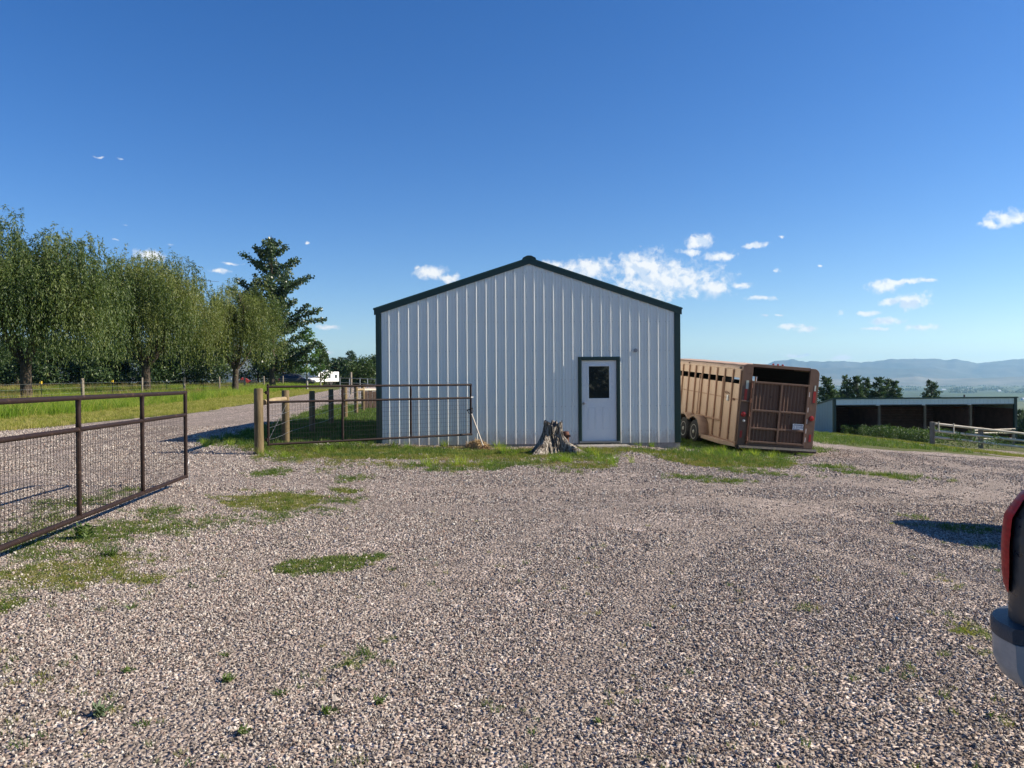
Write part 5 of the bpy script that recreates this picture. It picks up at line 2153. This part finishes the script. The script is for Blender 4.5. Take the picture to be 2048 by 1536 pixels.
for i, (px, Y, top, rx, lab, kind) in enumerate([
        (649, 150, 704, 1.6, 'narrow dark tree rising just behind the white camper', 'b'),
        (668, 160, 717, 3.2, 'low dark pine between the camper and the taller trees', 'p'),
        (681, 165, 716, 3.4, 'dark pine left of the tallest tree beside the barn', 'p'),
        (701, 150, 703, 3.3, 'tallest dark tree in the group left of the barn', 'p'),
        (690, 140, 722, 4.2, 'dark green bush under the tallest tree beside the barn', 'b'),
        (724, 128, 719, 4.6, 'broad rounded dark green tree next to the barn corner', 'b'),
        (752, 135, 716, 4.0, 'dark tree partly hidden by the left corner of the barn', 'b')]):
    b = at(px, Y)
    h = P(px, top, Y).z - b[2]
    if kind == 'p':
        pine(b, h, rx, lab, 140 + i, 'trees at the end of the driveway', 'spruce_tree', M_DKLEAF, 1.4)
    else:
        bushy('round_tree', b, h, rx, lab, 150 + i, M_MIDLEAF if i in (5,) else M_DKLEAF, 'trees at the end of the driveway', 6000, (.22, .42))
GP = 'pines behind the open shed'
for i, (px, top, Y, r, lab) in enumerate([
        (1653, 753, 92, 2.5, 'pine beside the rear corner of the trailer'),
        (1670, 780, 96, 2.2, 'low pine between the trailer and the first tall pines'),
        (1692, 754, 104, 2.7, 'left pine of the dense pair behind the shed roof'),
        (1713, 752, 104, 2.7, 'tallest pine of the dense pair behind the shed roof'),
        (1730, 756, 108, 2.6, 'pine on the right flank of the dense pair'),
        (1757, 754, 106, 2.6, 'left pine of the middle trio behind the shed'),
        (1775, 759, 110, 2.2, 'slim middle pine of the trio behind the shed'),
        (1789, 763, 108, 2.5, 'right pine of the trio, shorter and broader'),
        (1862, 762, 104, 2.9, 'single broad pine standing apart above the shed roof'),
        (2041, 822, 84, 3.2, 'dark pine beside the right end of the shed'),
        (2062, 828, 80, 3.2, 'dark pine at the right edge behind the rail fence')]):
    b = at(px, Y)
    pine(b, P(px, top, Y).z - b[2], r, lab, 200 + i, GP, dens=1.6)

for i, (x, y, h, rx, lab) in enumerate([(-9, -16, 9, 5.0, 'dark tree behind the viewer that the door pane mirrors on the left'),
                                       (1.5, -19, 10, 5.5, 'tallest dark tree behind the viewer, mirrored in the middle of the door pane'),
                                       (11, -17, 8.5, 5.0, 'dark tree behind the viewer that the door pane mirrors on the right')]):
    bushy('yard_tree', (x, y, h1(x, y)), h, rx, lab, 260 + i, M_DKLEAF, None, 6000, (.3, .5))

# ------------------------------------------------------------------ the far plain: groves and farm buildings
rsf = np.random.RandomState(5)
P_, L_ = [], []
rows_ = [(1640 + rsf.rand() * 420, rsf.choice([767, 768.5, 770, 772, 774, 777, 780, 785]) + rsf.normal() * .5, rsf.uniform(5, 26)) for _ in range(120)]
rows_ += [(1915, 779, 22), (1930, 777, 30), (1960, 781, 14), (1986, 775, 5), (1994, 776, 5), (1998, 777, 8), (1910, 783, 12), (1870, 769, 30), (2010, 770, 40), (1960, 769, 60), (1820, 770, 40)]
for px, py, wd in rows_:
    d = dir_of(px, py)
    Y = min((CAMH + 79.5) / max(1e-4, -d.z) * d.y, 8600)
    k = int(16 + wd * 3)
    half = wd / 2 / FPX * Y
    hh = rsf.uniform(7, 13)
    x = d.x / d.y * Y + rsf.uniform(-half, half, k)
    y = Y + rsf.normal(size=k) * half * .4
    z = h1(d.x / d.y * Y, Y) + rsf.rand(k) ** 1.1 * hh
    P_.append(np.stack([x, y, z], -1))
    L_.append(rsf.uniform(5, 10, k))
p = np.concatenate(P_)
L = np.concatenate(L_)
grove = leaves_object('distant_groves', M_DKLEAF, None, p, rsf.normal(size=p.shape), L, L * .8, rsf)
tag(grove, 'dark lines of trees scattered over the valley farmland', None, None, 'stuff')
M_FARMW = paint('white_farm_wall', (.78, .78, .76), .6)
M_FARMR = paint('grey_farm_roof', (.55, .56, .57), .5)
for px, py, wd, lab in ((1887, 779.5, 30, 'long white farm building left of the groves on the plain'), (1936, 776, 16, 'small white farmhouse among the groves of the plain'),
                        (1998, 782, 18, 'white farm shed below the poplars on the plain'), (2047, 799, 12, 'white farm building at the right edge of the plain')):
    d = dir_of(px, py)
    Y = (CAMH + 79) / -d.z * d.y
    x = d.x / d.y * Y
    fb = empty('farm_building', (x, Y, h1(x, Y)), (0, 0, R(12)), lab, 'farm building', 'farm buildings on the plain')
    MB().box(-wd / 2, wd / 2, -6, 6, -1, 4.5).build('wall', M_FARMW, fb)
    MB().prism([(-6.5, 4.4), (0, 8), (6.5, 4.4)], -wd / 2 - .5, wd / 2 + .5, 'x').build('roof', M_FARMR, fb)


# ------------------------------------------------------------------ crushed stone, grass and weeds
def stone_protos(n=7):
    out = []
    for i in range(n):
        bm = bmesh.new()
        rs = np.random.RandomState(900 + i)
        pts = rs.normal(size=(15, 3))
        pts /= np.linalg.norm(pts, axis=1, keepdims=True)
        pts *= np.array([1, rs.uniform(.62, .9), rs.uniform(.42, .7)]) * rs.uniform(.85, 1.1, (15, 1))
        for q_ in pts:
            bm.verts.new(q_)
        r_ = bmesh.ops.convex_hull(bm, input=bm.verts)
        bmesh.ops.delete(bm, geom=[g for g in r_['geom_interior'] if isinstance(g, bmesh.types.BMVert)], context='VERTS')
        me = bpy.data.meshes.new('stone')
        bm.to_mesh(me)
        bm.free()
        me.materials.append(M_STONE)
        out.append(bpy.data.objects.new('stone', me))
    return out


def blade_protos(name, mat, n, blades, spread, hgt, wid, bend, seg=3, head=None):
    out = []
    for i in range(n):
        rs = np.random.RandomState(hash(name) % 1000 + i if False else 300 + i + blades)
        v, f = [], []
        for b in range(blades):
            a = rs.rand() * 6.283
            rr = spread * math.sqrt(rs.rand())
            base = np.array([rr * math.cos(a), rr * math.sin(a), -.01])
            la = a + rs.normal() * 1.2
            out_d = np.array([math.cos(la), math.sin(la), 0])
            hh = hgt * rs.uniform(.5, 1.1)
            bd = bend * rs.uniform(.3, 1.4) * hh
            ww = wid * rs.uniform(.7, 1.3)
            wa = rs.rand() * 3.14
            wv = np.array([math.cos(wa), math.sin(wa), 0]) * ww / 2
            k0 = len(v)
            for s in range(seg + 1):
                t = s / seg
                c = base + out_d * bd * t ** 1.8 + np.array([0, 0, hh * t * (1 - .12 * t * bend)])
                if s < seg:
                    k = 1 - .55 * t
                    v += [tuple(c - wv * k), tuple(c + wv * k)]
                else:
                    v.append(tuple(c))
            for s in range(seg - 1):
                f.append((k0 + 2 * s, k0 + 2 * s + 1, k0 + 2 * s + 3, k0 + 2 * s + 2))
            f.append((k0 + 2 * seg - 2, k0 + 2 * seg - 1, k0 + 2 * seg))
        out.append(proto(name, v, f, mat))
    return out


def weed_protos(name, mat, n, leaves, hgt, L, W):
    out = []
    for i in range(n):
        rs = np.random.RandomState(700 + i + leaves)
        p = np.stack([rs.normal(size=leaves) * hgt * .22, rs.normal(size=leaves) * hgt * .22, rs.rand(leaves) ** .8 * hgt], -1)
        d = np.stack([rs.normal(size=leaves), rs.normal(size=leaves), rs.uniform(-.2, 1.1, leaves)], -1)
        v, f = leaf_faces(p, d, rs.normal(size=p.shape), rs.uniform(.6, 1.2, leaves) * L, rs.uniform(.7, 1.2, leaves) * W)
        out.append(proto(name, [tuple(q_) for q_ in v], [tuple(int(j) for j in q_) for q_ in f], mat))
    return out


# gravel stones near the camera, thinning out with distance
def wedge(n, y0, y1, m=2.6):
    y = RS.uniform(y0, y1, n)
    x = RS.uniform(-1, 1, n) * (.74 * y1 + m)
    k = RS.rand(n) < np.clip((.74 * y + m - np.abs(x)) / 1.8, 0, 1)
    return x[k], y[k]


X_, Y_, S_ = [], [], []
for y0, y1, den, sz in ((2.0, 4.5, 4300, .0074), (4.5, 7.0, 3700, .0079), (7.0, 10.0, 2100, .0096), (10.0, 15.0, 1050, .0118), (15.0, 24.0, 380, .016)):
    area = 2 * (.74 * y1 + 2.6) * (y1 - y0)
    x, y = wedge(int(area * den), y0, y1)
    X_.append(x)
    Y_.append(y)
    S_.append(sz * np.exp(RS.normal(size=len(x)) * .27))
X_, Y_, S_ = map(np.concatenate, (X_, Y_, S_))
g_, _ = grass_amount(X_, Y_)
bare_ = fbm(X_ * .7, Y_ * .7, 40)
tk_ = track_amount(X_, Y_)
S_ = S_ * (1 - .22 * tk_)
keep = (RS.rand(len(X_)) > g_ * .8) & (RS.rand(len(X_)) > tk_ * np.interp(Y_, [4, 7], [.15, .65])) & (RS.rand(len(X_)) < np.maximum(np.interp(Y_, [4, 8], [.7, .25]), np.clip(1.4 - 1.3 * sstep(.5, .72, bare_), .25, 1)))
X_, Y_, S_ = X_[keep], Y_[keep], S_[keep]
scatter('gravel', np.stack([X_, Y_, H(X_, Y_) + S_ * .28], -1), S_, stone_protos(), flat=False, seed=3, label='loose pinkish grey crushed stone over the yard')

# turf in the yard and around the barn
LAWN = blade_protos('lawn', M_LAWN, 5, 20, .055, .075, .0055, .5)
LUSH = blade_protos('lush', M_LUSH, 4, 20, .06, .085, .006, .5)
DRY = blade_protos('dry', M_DRYG, 4, 18, .06, .09, .004, .6)


def turf(name, x0, x1, y0, y1, den, size, protos, seed, fn, label):
    n = int((x1 - x0) * (y1 - y0) * den)
    x, y = RS.uniform(x0, x1, n), RS.uniform(y0, y1, n)
    g, d = grass_amount(x, y)
    fine = .35 + 1.3 * (vnoise(x * 6, y * 6, 77) * .6 + vnoise(x * 2, y * 2, 78) * .4)
    p = fn(x, y, g * np.clip(fine, 0, 1.2), d)
    k = RS.rand(n) < p
    x, y = x[k], y[k]
    s = size(y) * RS.uniform(.55, 1.35, len(x))
    scatter(name, np.stack([x, y, H(x, y)], -1), s, protos, True, .25, seed, label)


turf('yard_grass', -9, 8, 2.6, 17.6, 420, lambda y: np.interp(y, [3, 9, 16], [.38, .45, .8]), LAWN, 5, lambda x, y, g, d: g ** 1.1 * np.where(d > .45, 1.0, .3), 'thin yellowish grass spreading over the gravel')
turf('lush_grass', -9, 8, 2.6, 17.6, 360, lambda y: np.interp(y, [3, 9, 16], [.42, .5, .9]), LUSH, 6, lambda x, y, g, d: g ** 1.1 * np.where(d > .45, .3, 1.0), 'dark green grass patches in the gravel')
turf('dry_grass', -8, 9, 13, 18.2, 90, lambda y: .9 + 0 * y, DRY, 7, lambda x, y, g, d: g * np.clip((d - .5) * 2.2, 0, 1) + .25 * np.exp(-((x + 3.4) / .7) ** 2 - ((y - 14.6) / .5) ** 2), 'dry reddish grass in front of the gate')
turf('barn_side_grass', -10, -3.2, 16.5, 42, 75, lambda y: np.interp(y, [16, 40], [1.3, 2.0]), LUSH, 8, lambda x, y, g, d: g * (x < -3.3 - .054 * (y - 18.4)), 'grass beside the left wall of the barn')
turf('trailer_grass', 3.6, 9.8, 15.5, 24, 110, lambda y: 1.3 + 0 * y, LUSH, 9, lambda x, y, g, d: g * ((y < 18.3) | (x > 4.4)), 'rough grass around the trailer wheels')

# tiny weeds sprinkled through the stones
n = 900
px_, py_ = RS.uniform(0, 2048, n), RS.uniform(1010, 1560, n)
k = RS.rand(n) < np.clip(.75 - (px_ / 2048) * .75 + .15, .08, 1) * (fbm(px_ / 160, py_ / 70, 15) > .47)
gp = np.array([tuple(G(a, b)) for a, b in zip(px_[k], py_[k])])
scatter('small_weeds', gp, RS.uniform(.25, .6, len(gp)), LUSH + LAWN, True, .3, 14, 'tiny weeds sprouting between the stones of the yard')

# taller tufts here and there in the strip and against walls
TUFT = blade_protos('tuft', M_TALL, 4, 26, .06, .22, .006, .7)
pts = []
for px, py in ((800, 897), (700, 895), (660, 905), (885, 893), (990, 899), (1010, 905), (1020, 912), (1175, 905), (1290, 893), (1310, 890), (1325, 889), (1345, 893), (1375, 905), (1420, 912), (1480, 918), (1180, 912),
               (960, 932), (910, 930), (840, 932), (1105, 925), (1240, 925), (1210, 930), (590, 915), (560, 900), (545, 912), (460, 890), (430, 893), (1440, 905), (1500, 910), (1530, 915), (1130, 925)):
    c = G(px, py)
    for _ in range(5):
        pts.append((c.x + RS.normal() * .16, c.y + RS.normal() * .12))
pts = np.array(pts)
scatter('tall_tufts', np.stack([pts[:, 0], pts[:, 1], H(pts[:, 0], pts[:, 1])], -1), RS.uniform(.6, 1.25, len(pts)), TUFT, True, .2, 12, 'taller grass tufts along the foot of the barn')

# meadow on the left
MEAD = blade_protos('meadow', M_TALL, 5, 34, .20, .58, .012, .45)
SEED = blade_protos('seed', M_SEED, 4, 16, .2, .72, .012, .25)
VERGE = blade_protos('verge', M_VERGE, 4, 26, .16, .16, .010, .5)


def meadow(name, den, y0, y1, protos, seed, size, off, label, fade=1.0, off2=80):
    n = int(den * (y1 - y0) * 60)
    y = y0 + (y1 - y0) * RS.rand(n) ** fade
    xl = np.interp(y, DRIVE_Y, DRIVE_L)
    x = xl - off - RS.rand(n) * 60
    k = (x > -.74 * y - 6) & (x > xl - off2)
    x, y = x[k], y[k]
    s = size * RS.uniform(.6, 1.25, len(x)) * (.65 + .7 * vnoise(x * .35, y * .35, seed))
    scatter(name, np.stack([x, y, H(x, y)], -1), s, protos, True, .2, seed, label)


meadow('meadow_grass', 8, 17, 110, MEAD, 21, 1.0, 4.4, 'tall meadow grass behind the pasture fence', 1.25)
meadow('seeding_grass', 3.2, 30, 110, SEED, 22, 1.0, 7.5, 'brownish seeding grass under the willows', 1.2)
meadow('verge_grass', 26, 14, 85, VERGE, 23, .85, .1, 'short mown grass along the driveway', 1.3, 5.5)

# right hand verge, weeds before the shed and in the pen
def along(px0, px1, py_of, n, spread):
    out = []
    for _ in range(n):
        px = RS.uniform(px0, px1)
        c = G(px, py_of(px))
        out.append((c.x + RS.normal() * spread, c.y + abs(RS.normal()) * spread * 2))
    return np.array(out)


def edge_y(px):
    return float(np.interp(px, [1640, 1700, 1760, 1860, 1960, 2048], [864, 872, 879, 891, 904, 916]))


v = along(1636, 2075, lambda px: edge_y(px) - 1, 1500, .3)
scatter('right_verge', np.stack([v[:, 0], v[:, 1], H(v[:, 0], v[:, 1])], -1), RS.uniform(1.0, 2.0, len(v)), LAWN, True, .2, 31, 'bright short grass along the right gravel edge')
WEED = weed_protos('tall_weed', M_WEED, 5, 90, .85, .20, .06)
v = along(1636, 1880, lambda px: edge_y(px) - RS.uniform(4, 10), 800, .4)
w2 = along(1880, 2075, lambda px: edge_y(px) - 9, 14, .8)
v = np.concatenate([v, w2])
sz = RS.uniform(.55, 1.0, len(v)) * (.7 + .5 * vnoise(v[:, 0] * .5, v[:, 1] * .5, 5))
scatter('tall_weeds', np.stack([v[:, 0], v[:, 1], H(v[:, 0], v[:, 1])], -1), sz, WEED, True, .15, 32, 'tall leafy weeds along the slope in front of the shed')
n = 5000
x, y = RS.uniform(11, 42, n), RS.uniform(28, 62, n)
k = (y > np.interp(x, RIGHT_X, RIGHT_Y) + 1.5)
x, y = x[k], y[k]
scatter('slope_grass', np.stack([x, y, H(x, y)], -1), RS.uniform(.5, 1.0, len(x)) * 3, LUSH, True, .2, 33, 'rough grass on the slope below the yard')

# single weeds that can be picked out in the gravel
M_GREYWEED = leafy('grey_green_leaves', [(.09, .13, .07), (.13, .18, .10), (.17, .22, .13)], .25, .6, .3)
M_FRESH = leafy('fresh_green_leaves', [(.06, .11, .03), (.10, .16, .04), (.15, .2, .06)], .35, .5, .3)
for px, py, r, hgt, n, kind, lab in (
        (203, 1432, .085, .12, 46, 'g', 'grey green thistle seedling with a dark shadow near the lower left'),
        (487, 1470, .06, .09, 34, 'f', 'fresh green weed seedling below the centre left patches'),
        (560, 1390, .09, .08, 50, 'b', 'spiky grass weed standing alone in the gravel'),
        (455, 1364, .07, .07, 34, 'f', 'small broad leaved weed beside its shadow, above the seedling'),
        (655, 1428, .07, .06, 30, 'f', 'low yellowish weed right of the seedling'),
        (285, 1450, .10, .06, 46, 'b', 'flat feathery weed right of the thistle seedling'),
        (450, 1312, .07, .08, 30, 'b', 'thin upright grass weed in the middle left gravel'),
        (255, 1345, .06, .05, 24, 'f', 'tiny weed under the grass patches of the left gate'),
        (262, 1218, .08, .10, 40, 'b', 'grass tuft at the tip of the yellow patch near the gate'),
        (165, 1078, .13, .22, 90, 'f', 'bright leafy weed under the left gate'),
        (222, 1112, .12, .16, 90, 'b', 'bushy grass tuft between the left gate and the yellow patch'),
        (760, 1408, .07, .07, 30, 'f', 'small weed below the dark bare spot in the gravel'),
        (1196, 1446, .05, .04, 22, 'f', 'small yellow green weed in the gravel right of centre')):
    rs = np.random.RandomState(int(px))
    c = G(px, py)
    if py > 1150:
        r, hgt = r * .8, hgt * .6
    if kind == 'b':
        pr = blade_protos('weed', M_FRESH, 1, n, r * .35, hgt, .006, .9)[0]
        bpy.data.objects.remove(pr) if False else None
        v = [tuple(q_.co) for q_ in pr.data.vertices]
        f = [tuple(q_.vertices) for q_ in pr.data.polygons]
        me = bpy.data.meshes.new('weed')
        me.from_pydata(v, [], f)
        at_ = me.attributes.new('tint', 'FLOAT', 'POINT')
        at_.data.foreach_set('value', rs.rand(len(v)).astype(np.float32))
        me.materials.append(M_FRESH)
        o = bpy.data.objects.new('weed', me)
        COL.objects.link(o)
    else:
        n = int(n * 2)
        a = rs.rand(n) * 6.283
        q_ = rs.rand(n) ** .7 * r * .55
        p = np.stack([np.cos(a * 1.7) * q_, np.sin(a * 1.7) * q_, rs.rand(n) * hgt * .5], -1)
        d = np.stack([np.cos(a), np.sin(a), rs.uniform(.0, 1.6, n)], -1)
        o = leaves_object('weed', M_GREYWEED if kind == 'g' else M_FRESH, None, p, d, rs.uniform(.25, .75, n) * r, rs.uniform(.09, .2, n) * r, rs)
    o.location = (c.x, c.y, c.z)
    tag(o, lab, 'weed', 'single weeds in the gravel')
bpy.context.view_layer.update()
